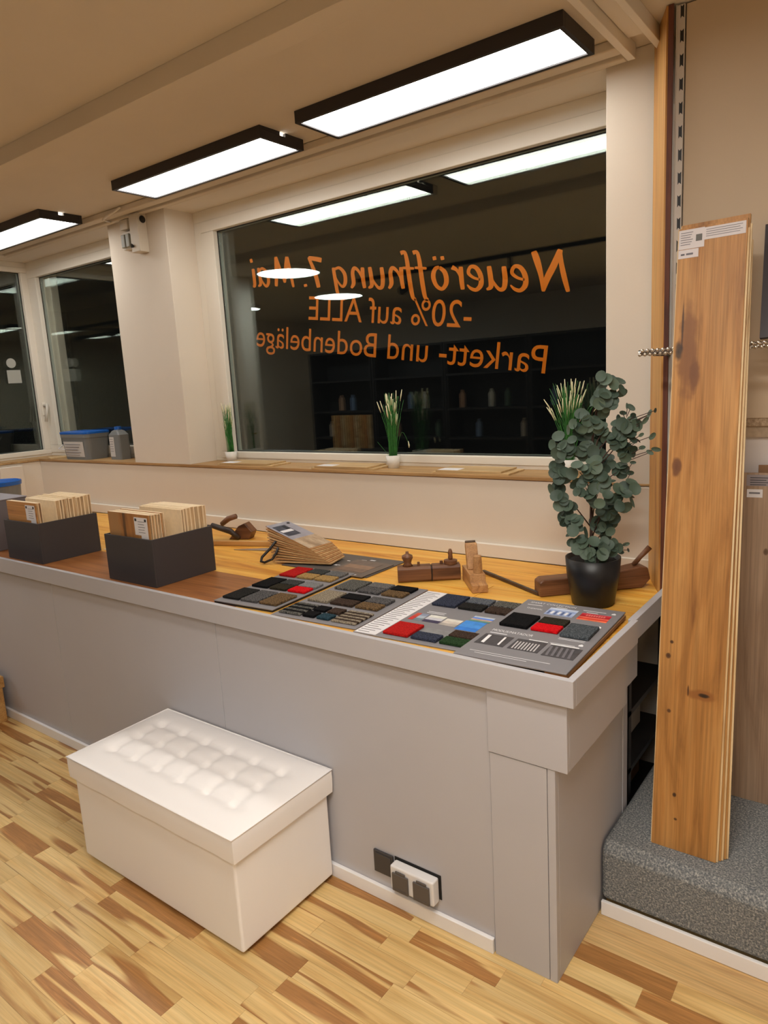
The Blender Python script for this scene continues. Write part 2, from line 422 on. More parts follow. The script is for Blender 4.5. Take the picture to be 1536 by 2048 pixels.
# handle on window_3
h = MB().box(-5.30, -5.292, 2.765, 2.795, 1.50, 1.60); h.build('handle_plate', pvc_m, w3, 0.004)
MB().tube([(-5.292, 2.78, 1.575), (-5.250, 2.78, 1.578), (-5.240, 2.775, 1.56), (-5.245, 2.755, 1.455)], 0.011, 8).build('window_handle', plain('handle_white', srgb(215, 210, 200), 0.35), w3, smooth=True)

# platform (raised step) with carpet
ps = MB()
ps.prism([(1.832, 0.045), (1.832, 0.196), (1.842, 0.220), (1.862, 0.232), (2.598, 0.232), (2.598, 0.045)], 'X', -0.662, 1.59)
pl_ = ps.build('floor_platform', plat_m, bevel=0.018, seg=3); pl_['kind'] = 'structure'; pl_['label'] = 'raised platform covered in grey speckled carpet'
struct('baseboard_right', MB().box(-0.658, 1.59, 1.822, 1.834, 0.0, 0.046), kick_m, 0.002)

# ================================================================== LAMPS
LP = []
def panel_lamp(x0, x1, y0, y1, mat, label, notch=True, group=None):
    t = thing('ceiling_lamp', ((x0+x1)/2, (y0+y1)/2, 2.60), label, 'lamp', group)
    a, b, c, d = x0-(x0+x1)/2, x1-(x0+x1)/2, y0-(y0+y1)/2, y1-(y0+y1)/2
    m = MB(); w = 0.016
    m.box(a, b, c, c+w, 0, 0.0449); m.box(a, b, d-w, d, 0, 0.0449)
    m.box(a, a+w, c+w, d-w, 0, 0.0449)
    if notch:
        m.box(b-w, b, c+w, d-w, 0, 0.030); m.box(b-w, b, c+w, -0.012, 0.030, 0.0449); m.box(b-w, b, 0.02, d-w, 0.030, 0.0449)
    else: m.box(b-w, b, c+w, d-w, 0, 0.0449)
    m.build('housing', lampblack_m, t, 0.001)
    MB().box(a+w, b-w, c+w, d-w, 0.006, 0.010).build('diffuser', mat, t)
    return t
panel_lamp(-1.985, -0.900, 2.183, 2.440, lampoff_m, 'long black framed ceiling panel lamp nearest the camera, top right above the lettered window', False)
panel_lamp(-3.222, -2.178, 2.183, 2.440, lampoff_m, 'middle black framed ceiling panel lamp above the left end of the lettered window')
panel_lamp(-5.00, -3.925, 2.183, 2.440, lampoff_m, 'leftmost black framed ceiling panel lamp, cut by the left picture edge')
# added fill panels, kept out of view; then the round lamps seen as reflections
for (x0, y0) in ((-1.0, 0.62), (-0.8, -0.3), (-0.6, -1.3)):
    panel_lamp(x0, x0+1.08, y0, y0+0.26, fill_m, 'unseen fill light panel added under the ceiling behind the camera', False, 'added fill light panels behind the camera')
for (x, y) in ((-4.554, 0.893), (-5.405, -0.80), (-6.9, -0.6)):
    t = thing('round_lamp', (x, y, 2.595), 'round white ceiling lamp in the rear of the shop, seen mirrored in the window', 'lamp', 'round lamps in the rear of the shop')
    MB().lathe([(0.27, 0.010), (0.275, 0.0499), (0.0, 0.0499)], seg=40).build('housing', pot_m, t, smooth=True)
    MB().lathe([(0.0, 0.0), (0.22, 0.002), (0.262, 0.009), (0.0, 0.009)], seg=40).build('diffuser', round_m, t, smooth=True)

# ================================================================== COUNTER
ct = thing('display_counter', (-0.666, 1.522, 0), 'long grey painted display counter with wooden plank top in front of the windows', 'counter')
def cpart(name, mb, mat, bevel=0.0015, label=None):
    mb.v = [(x+0.666, y-1.522, z) for x, y, z in mb.v]
    o = mb.build(name, mat, ct, bevel)
    if label: o['label'] = label
    return o
for a, b in ((-5.10, -3.072), (-3.070, -1.946), (-1.944, -0.8540)):
    cpart('front_panel', MB().box(a, b, 1.527, 1.545, 0.0, 0.808), counter_m, 0.0012)
cpart('leg_panel', MB().box(-0.8505, -0.6885, 1.520, 1.540, 0.0, 0.6185), counter_m)
cpart('corner_strip', MB().box(-0.687, -0.666, 1.520, 1.540, 0.0, 0.6195), counter_m)
cpart('side_panel', MB().box(-0.684, -0.666, 1.5405, 2.035, 0.0, 0.66), counter_m)
cpart('side_strip', MB().box(-0.684, -0.664, 2.0355, 2.075, 0.0, 0.66), counter_m)
cpart('corner_block', MB().box(-0.8528, -0.632, 1.517, 1.532, 0.6215, 0.8045), counter_m)
cpart('side_block', MB().box(-0.650, -0.632, 1.5325, 1.965, 0.6215, 0.815), counter_m)
cpart('side_block', MB().box(-0.662, -0.644, 1.9655, 2.105, 0.655, 0.815), counter_m)
cpart('front_rail', MB().box(-5.10, -0.610, 1.504, 1.522, 0.806, 0.876), counter_m)
cpart('side_rail', MB().box(-0.629, -0.610, 1.5225, 1.998, 0.806, 0.876), counter_m)
cpart('side_rail', MB().box(-0.640, -0.618, 1.9985, 2.575, 0.808, 0.874), counter_m)
cpart('kickboard', MB().box(-5.10, -0.855, 1.513, 1.5265, 0.0, 0.046), kick_m, 0.002, 'white kickboard')
cpart('underframe', MB().box(-5.09, -0.70, 1.546, 2.57, 0.79, 0.8195), dark_m, 0)
cpart('inner_wall', MB().box(-1.05, -1.03, 1.56, 2.59, 0.0, 0.788), dark_m, 0)
# plank top : brown front boards and golden pine boards
def tboard(x0, x1, y0, y1, mat, dz=0.0, label=None):
    o = MB().box(0, x1-x0-0.0015, 0, y1-y0-0.0018, 0, 0.0248+dz).build('top_board', mat, ct, 0.0012)
    o.location = (x0+0.666, y0-1.522, 0.82)
    if label: o['label'] = label
tboard(-5.09, -3.30, 1.5225, 1.895, brown_m, 0.0, 'brown stained oak board')
tboard(-3.30, -1.90, 1.5225, 1.895, brown_m, 0.0, 'brown stained oak board')
for i, (y0, y1, cuts) in enumerate(((1.5225, 1.70, (-1.90, -0.6405)), (1.70, 1.895, (-1.90, -0.6405)), (1.895, 2.072, (-5.09, -2.9, -0.6405)), (2.072, 2.22, (-5.09, -3.5, -1.2, -0.6405)),
        (2.22, 2.40, (-5.09, -2.4, -0.6405)), (2.40, 2.577, (-5.09, -3.1, -1.0, -0.6405)))):
    for a, b in zip(cuts, cuts[1:]): tboard(a, b, y0, y1, pine_m, random.uniform(-0.0008, 0.0002))
# sockets in the front panel
t = thing('blank_cover', (-1.2375, 1.527, 0.128), 'dark grey square cover plate low on the counter front beside the sockets', 'cover plate')
MB().box(-0.0375, 0.0375, -0.008, -0.0005, -0.038, 0.038).build('plate', plain('anthracite_plastic', srgb(62, 60, 62), 0.4), t, 0.002)
MB().box(-0.031, 0.031, -0.0105, -0.008, -0.031, 0.031).build('inset', plain('anthracite_plastic', srgb(62, 60, 62), 0.4), t, 0.001)
t = thing('double_socket', (-1.113, 1.527, 0.122), 'white surface socket pair with two dark hinged lids low on the counter front', 'socket')
MB().box(-0.083, 0.0845, -0.002, -0.0005, -0.034, 0.046).build('cutout', blackmat_m, t)
MB().box(-0.078, 0.078, -0.036, -0.0021, -0.040, 0.040).build('housing', plain('socket_white', srgb(222, 220, 220), 0.4), t, 0.006, seg=3)
for s in (-0.038, 0.038):
    l = MB().box(s-0.029, s+0.029, -0.043, -0.0362, -0.037, 0.022); l.box(s-0.018, s+0.018, -0.041, -0.0362, 0.022, 0.030)
    lo = l.build('socket_lid', plain('socket_lid_grey', srgb(88, 82, 78), 0.45), t, 0.003)
    MB().box(s-0.02, s+0.02, -0.0445, -0.0431, -0.03, -0.027).build('lid_rib', plain('socket_lid_grey', srgb(88, 82, 78), 0.45), lo)

# under the counter, right end: stored boards and boxes seen through the dark gap
t = thing('storage_rack', (-0.85, 2.33, 0.0), 'black metal shelf rack in the dark gap under the counter end', 'rack')
for x in (-0.165, 0.165):
    for y in (-0.20, 0.20): MB().box(x-0.012, x+0.012, y-0.012, y+0.012, 0, 0.75).build('post', black_m, t)
for z in (0.10, 0.30, 0.50): MB().box(-0.177, 0.177, -0.212, 0.212, z, z+0.018).build('shelf', black_m, t)
t = tag(box('storage_box', -0.98, -0.74, 2.16, 2.46, 0.3185, 0.47, plain('pale_grey_box', srgb(150, 146, 142), 0.6), None, 0.004), 'pale grey box stored on the rack under the counter end', 'box')
t = tag(box('storage_box', -0.98, -0.74, 2.16, 2.46, 0.119, 0.25, plain('tan_box', srgb(150, 120, 88), 0.7), None, 0.01), 'tan cardboard box on the lowest shelf of the rack under the counter end', 'box')

# ================================================================== OTTOMAN
ot = thing('storage_ottoman', (-1.852, 1.309, 0), 'white tufted leatherette storage ottoman standing against the grey counter', 'ottoman')
m = MB(); HX, HY = 0.411, 0.198
m.box(-HX, HX, -HY, HY, 0.014, 0.322)
o = m.build('base', leather_m, ot, 0.009, seg=3)
for sx in (-1, 1):
    for sy in (-1, 1): MB().lathe([(0.018, 0.0), (0.018, 0.014)], sx*(HX-0.05), sy*(HY-0.04), 12).build('foot', black_m, ot)
# lid: side skirt plus tufted top, one closed mesh
m = MB(); NX, NY = 108, 60; LX, LY = 0.424, 0.208
def supr(u): return 1-abs(u)**6
dim = [(-0.31+0.124*i, y) for i in range(6) for y in (-0.098, 0.0, 0.098)]
def seam(d, w): return math.exp(-(d/w)**2)
vs = []; 
def ztop(x, y):
    ex = max(0.0, 1-abs(x)/LX); ey = max(0.0, 1-abs(y)/LY)
    z = 0.390+0.020*(1-math.exp(-ex*LX/0.045))*(1-math.exp(-ey*LY/0.04))
    c = 0
    inx = 1/(1+math.exp((abs(x)-0.345)/0.012)); iny = 1/(1+math.exp((abs(y)-0.125)/0.010))
    for gx in range(6): c = max(c, seam(x-(-0.31+0.124*gx), 0.022)*iny*0.42)
    for gy in (-0.098, 0, 0.098): c = max(c, seam(y-gy, 0.022)*inx*0.5)
    for dx, dy in dim:
        d = math.hypot(x-dx, y-dy)
        if d < 0.07: c = max(c, math.exp(-(d/0.024)**2))
    return z-0.021*c
idx = {}
for j in range(NY+1):
    for i in range(NX+1):
        x = -LX+2*LX*i/NX; y = -LY+2*LY*j/NY; idx[i, j] = len(vs); vs.append((x, y, ztop(x, y)))
fs = [(idx[i, j], idx[i+1, j], idx[i+1, j+1], idx[i, j+1]) for i in range(NX) for j in range(NY)]
ringi = [(i, 0) for i in range(NX)]+[(NX, j) for j in range(NY)]+[(i, NY) for i in range(NX, 0, -1)]+[(0, j) for j in range(NY, 0, -1)]
prev = [idx[p] for p in ringi]
for (k, zz, e) in ((0, 0.386, 0.0012), (1, 0.360, 0.0015), (2, 0.335, 0.001), (3, 0.314, 0.0), (4, 0.311, -0.004)):
    cur = []
    for p in ringi:
        x, y, _ = vs[idx[p]]
        cur.append(len(vs)); vs.append((x*(1+e/LX), y*(1+e/LY), zz+0.002*sin(x*25)*0.6))
    n = len(cur); fs += [(prev[a], prev[(a+1) % n], cur[(a+1) % n], cur[a]) for a in range(n)]; prev = cur
fs.append(tuple(prev)[::-1])
m.add(vs, fs); lid = m.build('lid', leather_m, ot, smooth=True); lid.data.set_sharp_from_angle(angle=radians(38))
pp = [(-LX-0.002, -LY-0.002), (LX+0.002, -LY-0.002), (LX+0.002, LY+0.002), (-LX-0.002, LY+0.002)]
MB().tube([(x, y, 0.3895) for x, y in pp], 0.0024, 8, closed=True).build('piping', leather_m, ot, smooth=True)

# ================================================================== SILL ITEMS
def grass_pot(x, y, label, n, h, spread, seed, tipn=22, stray=True):
    rnd = random.Random(seed)
    t = thing('potted_grass', (x, y, 1.195), label, 'plant', 'grass pots on the window sill')
    MB().lathe([(0.026, 0.0), (0.036, 0.062), (0.033, 0.062), (0.030, 0.05), (0.0, 0.05)], seg=24).build('pot', pot_m, t, smooth=True)
    g = MB(); s = MB()
    for i in range(n):
        a = rnd.uniform(0, 2*pi); r = rnd.uniform(0, 0.022); hh = h*rnd.uniform(0.62, 1.0)
        bx = rnd.gauss(0, spread); by = rnd.gauss(0, spread*0.8)
        x0, y0 = r*cos(a), r*sin(a)
        pts = [(x0+bx*(k/5)**1.8, y0+by*(k/5)**1.8, 0.051+hh*k/5) for k in range(6)]
        g.tube(pts, [0.0013, 0.0013, 0.0012, 0.0011, 0.0009, 0.0006], 4)
        if i < tipn:
            p = Vector(pts[-1]); d = (p-Vector(pts[-2])).normalized()
            s.tube([p-d*0.045, p-d*0.02, p+d*0.01], [0.0012, 0.0028, 0.0014], 5)
    if stray:
        pts = [(0.02+0.012*k, 0, 0.06+0.075*sin(k*0.55)+0.012*k) for k in range(7)]
        g.tube(pts, 0.0008, 4); p = Vector(pts[-1]); s.tube([p+Vector((0, 0, 0.01)), p+Vector((0.003, 0, -0.01)), p+Vector((0.003, 0, -0.022))], [0.001, 0.004, 0.001], 5)
        pts = [(-0.02-0.014*k, 0, 0.055+0.014*k) for k in range(6)]; g.tube(pts, 0.0008, 4)
    go = g.build('grass_blades', grass_m, t, smooth=True); go['kind'] = 'stuff'
    so = s.build('flower_spikes', spike_m, t, smooth=True); so['kind'] = 'stuff'; so['label'] = 'cream flower spikes'
grass_pot(-1.990, 2.713, 'artificial grass in a small white pot at the middle of the lettered window', 95, 0.31, 0.022, 3, 24)
grass_pot(-3.185, 2.745, 'artificial grass in a small white pot at the left end of the lettered window, next to the pillar', 80, 0.29, 0.012, 5, 16, False)
grass_pot(-1.100, 2.690, 'artificial grass in a white pot at the right window end, half hidden by the eucalyptus', 100, 0.32, 0.040, 9, 34, False)
def sill_board(x0, x1, y0, y1, rz, label, steps=2, lab=True):
    t = thing('floor_sample', ((x0+x1)/2, (y0+y1)/2, 1.195), label, 'wood sample', 'floor samples on the window sill', (0, 0, rz))
    w, d = (x1-x0)/2, (y1-y0)/2
    for k in range(steps):
        MB().box(-w+0.02*k, w-0.035*k if k else w, -d, d, 0.0075*k, 0.0075*k+0.007).build('board', sillboard_m, t, 0.0008)
    if lab: MB().box(-w+0.025, -w+0.125, -d+0.01, -d+0.075, 0.0075*steps-0.0004, 0.0075*steps).build('paper_label', paper_m, t)
sill_board(-1.70, -1.33, 2.60, 2.76, radians(2), 'flat oak sample board with white slip, right of the middle grass pot')
sill_board(-2.42, -2.04, 2.60, 2.765, radians(3), 'flat oak sample board with white slip, directly left of the middle grass pot')
sill_board(-3.14, -2.72, 2.60, 2.755, radians(2), 'flat oak sample board on the sill beside the left grass pot')
sill_board(-5.08, -4.93, 2.62, 2.77, radians(-20), 'thin curled sample sheet in the sill corner left of the blue lidded bucket', 1, False)
# bucket and canister
t = thing('paint_bucket', (-4.655, 2.705, 1.195), 'grey plastic bucket with blue lid and printed label on the sill before the left window', 'bucket')
def rsq(w, d, r, n=5):
    P = []
    for cx, cy, a0 in ((w-r, d-r, 0), (-w+r, d-r, 90), (-w+r, -d+r, 180), (w-r, -d+r, 270)):
        for k in range(n+1): a = radians(a0+90*k/n); P.append((cx+r*cos(a), cy+r*sin(a)))
    return P
def loft(mb, rings):
    n = len(rings[0][0]); vs = []; fs = []
    for P, z in rings: vs += [(x, y, z) for x, y in P]
    for i in range(len(rings)-1): fs += [(i*n+k, i*n+(k+1) % n, (i+1)*n+(k+1) % n, (i+1)*n+k) for k in range(n)]
    fs += [tuple(range(n))[::-1], tuple((len(rings)-1)*n+k for k in range(n))]
    return mb.add(vs, fs)
loft(MB(), [(rsq(0.150, 0.082, 0.035), 0), (rsq(0.168, 0.092, 0.035), 0.150)]).build('body', bucket_m, t, smooth=False)
loft(MB(), [(rsq(0.174, 0.096, 0.035), 0.1505), (rsq(0.176, 0.097, 0.035), 0.176)]).build('collar', bucket_m, t)
loft(MB(), [(rsq(0.178, 0.098, 0.035), 0.1765), (rsq(0.178, 0.098, 0.035), 0.190), (rsq(0.165, 0.088, 0.03), 0.194)]).build('lid', blue_m, t)
lb = MB(); lb.add([(-0.115, -0.0845, 0.02), (0.115, -0.0845, 0.02), (0.123, -0.0935, 0.125), (-0.123, -0.0935, 0.125), (-0.115, -0.0855, 0.02), (0.115, -0.0855, 0.02), (0.123, -0.0945, 0.125), (-0.123, -0.0945, 0.125)], [(4, 5, 6, 7), (0, 3, 2, 1), (0, 1, 5, 4), (2, 3, 7, 6), (0, 4, 7, 3), (1, 2, 6, 5)])
lb.build('paper_label', plain('bucket_label', srgb(205, 200, 195), 0.6), t)
for k in range(5): MB().box(-0.105, 0.09-0.02*(k % 3), -0.0965, -0.0945, 0.104-0.018*k, 0.107-0.018*k).build('print_line', ink_m, t)
MB().tube([(-0.178, -0.02, 0.155), (-0.19, -0.06, 0.10), (-0.17, -0.11, 0.075), (-0.08, -0.115, 0.072)], 0.003, 6).build('handle', paper_m, t, smooth=True)
t = thing('canister', (-4.265, 2.72, 1.195), 'narrow grey plastic canister with blue cap beside the bucket', 'canister')
loft(MB(), [(rsq(0.062, 0.04, 0.012), 0), (rsq(0.062, 0.04, 0.012), 0.165), (rsq(0.035, 0.03, 0.012), 0.19), (rsq(0.018, 0.018, 0.01), 0.198)]).build('body', bucket_m, t)
MB().lathe([(0.022, 0.1981), (0.022, 0.218), (0.0, 0.220)], seg=18).build('cap', blue_m, t)
MB().box(-0.052, 0.0, -0.0412, -0.0402, 0.02, 0.15).build('paper_label', plain('bucket_label', srgb(205, 200, 195), 0.6), t)
for k in range(6): MB().box(-0.047, -0.01, -0.0418, -0.0413, 0.135-0.016*k, 0.138-0.016*k).build('print_line', ink_m, t)

# stickers on the left window
for (y, z, r) in ((2.60, 1.895, 0.035),):
    m = MB(); m.lathe([(r, 0), (r, 0.001)], seg=28)
    m.v = [(-5.333-z0, y+x0, z+y0) for x0, y0, z0 in m.v]
    tag(m.build('round_sticker', plain('sticker_white', srgb(170, 172, 165), 0.5)), 'round pale sticker on the leftmost window pane', 'sticker')
o = MB().box(-5.334, -5.333, 2.56, 2.66, 1.75, 1.845).build('square_sticker', plain('sticker_white', srgb(170, 172, 165), 0.5)); tag(o, 'square pale sticker under the round one on the leftmost window pane', 'sticker')

# ================================================================== ELECTRICAL BOX ON PILLAR
ebox_m = plain('electrical_grey', srgb(205, 196, 180), 0.5)
eg_m = plain('switch_grey', srgb(140, 142, 134), 0.5)
t = thing('junction_box', (-3.583, YW, 2.405), 'white electrical distribution box high on the pillar under the lamps', 'electrical box')
MB().box(-0.040, 0.040, -0.062, -0.0005, 0.0, 0.205).build('housing', ebox_m, t, 0.004)
m = MB(); m.lathe([(0.016, 0), (0.020, 0.004), (0.0, 0.004)], seg=20); m.v = [(0.0402+z0, -0.03+x0, 0.172+y0) for x0, y0, z0 in m.v]
m.build('cable_gland', black_m, t)
MB().tube([(-0.032, -0.065, 0.030), (-0.022, -0.070, 0.042), (-0.012, -0.065, 0.030)], 0.006, 6).build('latch', black_m, t)
MB().tube([(0.02, -0.03, 0.205), (0.01, -0.035, 0.225), (0.02, -0.06, 0.236)], 0.006, 8).build('cable', trimw_m, t, smooth=True)
t = thing('light_switch', (-3.70, YW, 2.462), 'twin grey surface switch next to the white distribution box on the pillar', 'switch')
MB().box(-0.045, 0.045, -0.03, -0.0005, -0.022, 0.075).build('housing', ebox_m, t, 0.003)
for x in (-0.024, 0.02): MB().box(x-0.017, x+0.017, -0.045, -0.0305, -0.012, 0.060).build('rocker', eg_m, t, 0.004)
tag(box('cable_box', -3.745, -3.672, 2.560, YW-0.0005, 2.548, 2.602, ebox_m, None, 0.003), 'small square junction box above the twin switch on the pillar', 'electrical box')
c = MB().tube([(-3.80, 2.54, 2.602), (-3.77, 2.475, 2.600), (-3.70, 2.455, 2.605), (-3.62, 2.45, 2.612), (-3.59, 2.47, 2.634)], 0.006, 8).build('loose_cable', trimw_m, smooth=True)
tag(c, 'short loose white cable curling under the ceiling by the distribution box', 'cable')

# ================================================================== WINDOW LETTERING (orange vinyl on the outer pane, reads from the street)
YT = 2.8515
def place_letter(me, name, x0, z0, ang, label):
    a = radians(ang)
    me.transform(Matrix(((-cos(a), sin(a), 0, 0), (0, 0, 1, 0), (sin(a), cos(a), 0, 0), (0, 0, 0, 1))))
    me.materials.clear(); me.materials.append(orange_m)
    o = bpy.data.objects.new(name, me); COL.objects.link(o); o.location = (x0, YT, z0)
    return tag(o, label, 'lettering')
def sans_line(body, width, cap, x0, z0, ang, label):
    me = text_mesh(body); a, b, c, d = text_bounds(me)
    pm = text_mesh('E'); _, _, pc, pd = text_bounds(pm); bpy.data.meshes.remove(pm)
    me.transform(Matrix.Diagonal((width/(b-a), cap/(pd-pc), 1, 1)) @ Matrix.Translation((-a, -pc, 0)))
    return place_letter(me, 'window_lettering', x0, z0, ang, label)
GL = {
 'N': (0.92, [[(.02, -.02, .10), (.10, .3, .13), (.17, .65, .12), (.20, .98, .08)], [(.19, .99, .14), (.34, .62, .17), (.50, .28, .16), (.58, -.02, .07)], [(.58, -.02, .09), (.63, .35, .12), (.72, .72, .17), (.80, .96, .15)]]),
 'e': (0.50, [[(.10, .26, .07), (.28, .32, .08), (.40, .44, .10), (.34, .59, .10), (.20, .57, .12), (.09, .38, .14), (.08, .14, .14), (.20, .0, .11), (.34, .03, .09), (.44, .13, .04)]]),
 'u': (0.60, [[(.10, .60, .13), (.07, .30, .14), (.10, .06, .13), (.22, .02, .10), (.36, .20, .07), (.44, .40, .06)], [(.47, .61, .13), (.43, .30, .14), (.43, .08, .13), (.54, .01, .06)]]),
 'r': (0.42, [[(.10, .60, .13), (.09, .30, .14), (.06, .0, .12)], [(.10, .28, .05), (.20, .50, .09), (.34, .59, .14)]]),
 'o': (0.54, [[(.26, .59, .10), (.11, .44, .14), (.08, .18, .14), (.20, .01, .11), (.36, .10, .12), (.44, .34, .14), (.38, .54, .12), (.26, .59, .10)]]),
 'f': (0.36, [[(.46, .98, .13), (.34, 1.0, .11), (.28, .78, .13), (.24, .40, .14), (.19, .0, .14), (.14, -.24, .12), (.06, -.30, .10)], [(.08, .56, .08), (.42, .58, .08)]]),
 'n': (0.60, [[(.10, .60, .13), (.10, .30, .14), (.06, .0, .12)], [(.10, .22, .05), (.22, .48, .09), (.36, .58, .12), (.43, .44, .13), (.41, .15, .14), (.50, .0, .08)]]),
 'g': (0.56, [[(.42, .55, .08), (.26, .59, .10), (.10, .42, .13), (.09, .16, .13), (.20, .04, .09), (.36, .22, .06), (.44, .42, .06)], [(.47, .60, .12), (.42, .20, .13), (.36, -.18, .12), (.22, -.33, .10), (.08, -.28, .10)]]),
 ' ': (0.26, []),
 '7': (0.58, [[(.04, .82, .16), (.22, .86, .15), (.50, .90, .13)], [(.50, .92, .10), (.36, .60, .14), (.26, .30, .16), (.20, .0, .15)]]),
 '.': (0.26, [[(.08, .02, .13), (.10, .10, .13)]]),
 'M': (0.88, [[(.02, .0, .10), (.10, .45, .13), (.18, .95, .10)], [(.20, .95, .13), (.28, .5, .15), (.34, .14, .10)], [(.34, .14, .09), (.48, .55, .11), (.62, .95, .12)], [(.62, .95, .13), (.64, .45, .15), (.68, .02, .13)]]),
 'a': (0.56, [[(.44, .50, .08), (.30, .59, .10), (.13, .44, .13), (.09, .16, .13), (.20, .02, .10), (.34, .18, .07), (.43, .42, .06)], [(.47, .61, .12), (.42, .28, .13), (.42, .08, .12), (.52, .02, .06)]]),
 'i': (0.30, [[(.12, .58, .13), (.10, .30, .14), (.10, .04, .13), (.18, .01, .06)], [(.15, .78, .12), (.18, .90, .12)]]),
}
def brush_mesh(text):
    vs = []; fs = []; X = 0.0
    for ch in text:
        adv, strokes = GL['o' if ch == 'ö' else ch]
        strokes = list(strokes)
        if ch == 'ö': strokes += [[(.16, .78, .11), (.18, .88, .11)], [(.38, .78, .11), (.40, .88, .11)]]
        for st in strokes:
            P = [Vector(p) for p in st]; Q = []
            for i in range(len(P)-1):
                p0 = P[max(i-1, 0)]; p1 = P[i]; p2 = P[i+1]; p3 = P[min(i+2, len(P)-1)]
                for k in range(6):
                    t = k/6.0
                    Q.append(0.5*((2*p1)+(p2-p0)*t+(2*p0-5*p1+4*p2-p3)*t*t+(3*p1-p0-3*p2+p3)*t**3))
            Q.append(P[-1])
            o = len(vs)
            for i, q in enumerate(Q):
                d = Q[min(i+1, len(Q)-1)]-Q[max(i-1, 0)]; d = Vector((d.x, d.y)).normalized(); n = Vector((-d.y, d.x))
                w = q.z*0.46*(0.8 if i in (0, len(Q)-1) else 1)
                for sg in (1, -1):
                    x = q.x+n.x*w*sg; y = q.y+n.y*w*sg
                    vs.append((X+x+0.10*y, y, 0.00008*strokes.index(st)))
            fs += [(o+2*i, o+2*i+1, o+2*i+3, o+2*i+2) for i in range(len(Q)-1)]
        X += adv
    me = bpy.data.meshes.new('brush'); me.from_pydata(vs, [], fs); return me, X
me, X = brush_mesh('Neueröffnung 7. Mai')
me.transform(Matrix.Diagonal((1.875/X, 0.162, 1, 1)))
place_letter(me, 'window_lettering', -1.160, 1.925, 7.5, 'orange brush lettering Neueröffnung 7. Mai, top line on the window, seen mirrored')
sans_line('-20% auf ALLE', 0.985, 0.118, -1.622, 1.820, 7.6, 'orange lettering -20% auf ALLE, middle line on the window, seen mirrored')
sans_line('Parkett- und Bodenbeläge', 1.755, 0.116, -1.270, 1.600, 8.0, 'orange lettering Parkett- und Bodenbeläge, lowest line on the window, seen mirrored')

# ================================================================== THINGS ON THE COUNTER
CT = 0.8452
def sample_box(x0, y0, w, d, label, front, back, seed, front_label):
    t = thing('sample_box', (x0+w/2, y0+d/2, CT), label, 'box')
    a, b = w/2, d/2; h = 0.195; th = 0.009
    MB().box(-a, a, -b, -b+th, 0, h).build('side', darkbox_m, t, 0.001)
    MB().box(-a, a, b-th, b, 0, h).build('side', darkbox_m, t, 0.001)
    MB().box(-a, -a+th, -b+th, b-th, 0, h).build('side', darkbox_m, t, 0.001)
    MB().box(a-th, a, -b+th, b-th, 0, h).build('side', darkbox_m, t, 0.001)
    MB().box(-a+th, a-th, -b+th, b-th, 0, 0.008).build('floor_board', darkbox_m, t)
    rnd = random.Random(seed)
    def samp(y, th2, xo, tilt, lab, wd, lbl, k, fm=None):
        s = thing('wood_sample', (x0+w/2+xo, y0+y, CT+0.009), lbl, 'wood sample', label.split(',')[0]+' contents', (tilt, 0, 0))
        hw = wd/2; H = 0.279+rnd.uniform(-0.003, 0.003)
        MB().box(-hw, hw, 0, 0.003, 0, H).build('face_veneer', fm or sface_m, s)
        MB().box(-hw, hw, th2-0.0025, th2, 0, H-0.0003).build('back_veneer', top_m, s)
        c = MB(); c.box(-hw+0.0006, hw-0.0006, 0.0031, th2-0.0026, 0, H-0.0006)
        o = c.build('core', [end_m], s)
        MB().box(-hw+0.001, hw-0.001, 0.002, th2-0.001, H-0.0005, H+0.0006).build('top_edge', top_m, s)
        if lab:
            L = MB(); L.box(hw-0.100, hw-0.012, -0.0008, -0.0002, H-0.085, H-0.012); L.box(hw-0.060, hw-0.012, -0.0008, -0.0002, H-0.150, H-0.085)
            s_l = L.build('paper_label', paper_m, s)
            for kk in range(5): MB().box(hw-0.075, hw-0.03-0.004*(kk % 2), -0.0014, -0.0009, H-0.030-kk*0.011, H-0.028-kk*0.011).build('print_line', ink_m, s_l)
            for xx in (hw-0.095, hw-0.03): MB().box(xx, xx+0.012, -0.0014, -0.0009, H-0.028, H-0.017).build('print_block', darkink_m, s_l)
        return s
    y = 0.016
    names = ['first', 'second', 'third', 'fourth', 'fifth', 'sixth', 'seventh', 'eighth', 'ninth', 'tenth', 'eleventh', 'twelfth']
    pos = 'left' if 'left' in label else 'right'
    for k in range(front):
        th2 = rnd.uniform(0.013, 0.0165)
        samp(y, th2, -0.001+rnd.uniform(-0.002, 0.002)-0.002*k, 0, k == 0, 0.284, (front_label if k == 0 else f'{names[k]} upright wood sample from the front in the {pos} dark box'), k, streak_m if (k == 0 and pos == 'right') else None)
        y += th2+0.0010
    y = d-0.012
    th2s = [rnd.uniform(0.012, 0.0225) for _ in range(back)]
    for k in range(back):
        y -= th2s[k]+0.0010
        samp(y, th2s[k], 0.006+rnd.uniform(-0.003, 0.003), 0, False, 0.288, f'{names[k]} upright wood sample from the back in the {pos} dark box', k, top_m)
    return t
sample_box(-2.711, 1.603, 0.330, 0.304, 'right dark grey open box of upright wood samples, nearer the carpet sample boards', 5, 7, 11, 'front labelled oak sample with dark streak in the right dark box')
sample_box(-3.592, 1.600, 0.330, 0.304, 'left dark grey open box of upright wood samples, nearer the picture edge', 2, 10, 12, 'front labelled golden oak sample in the left dark box')
tag(box('paper_slip', -3.275, -3.235, 1.925, 1.965, CT, CT+0.001, paper_m), 'small white paper slip on the counter between the two dark boxes', 'paper')
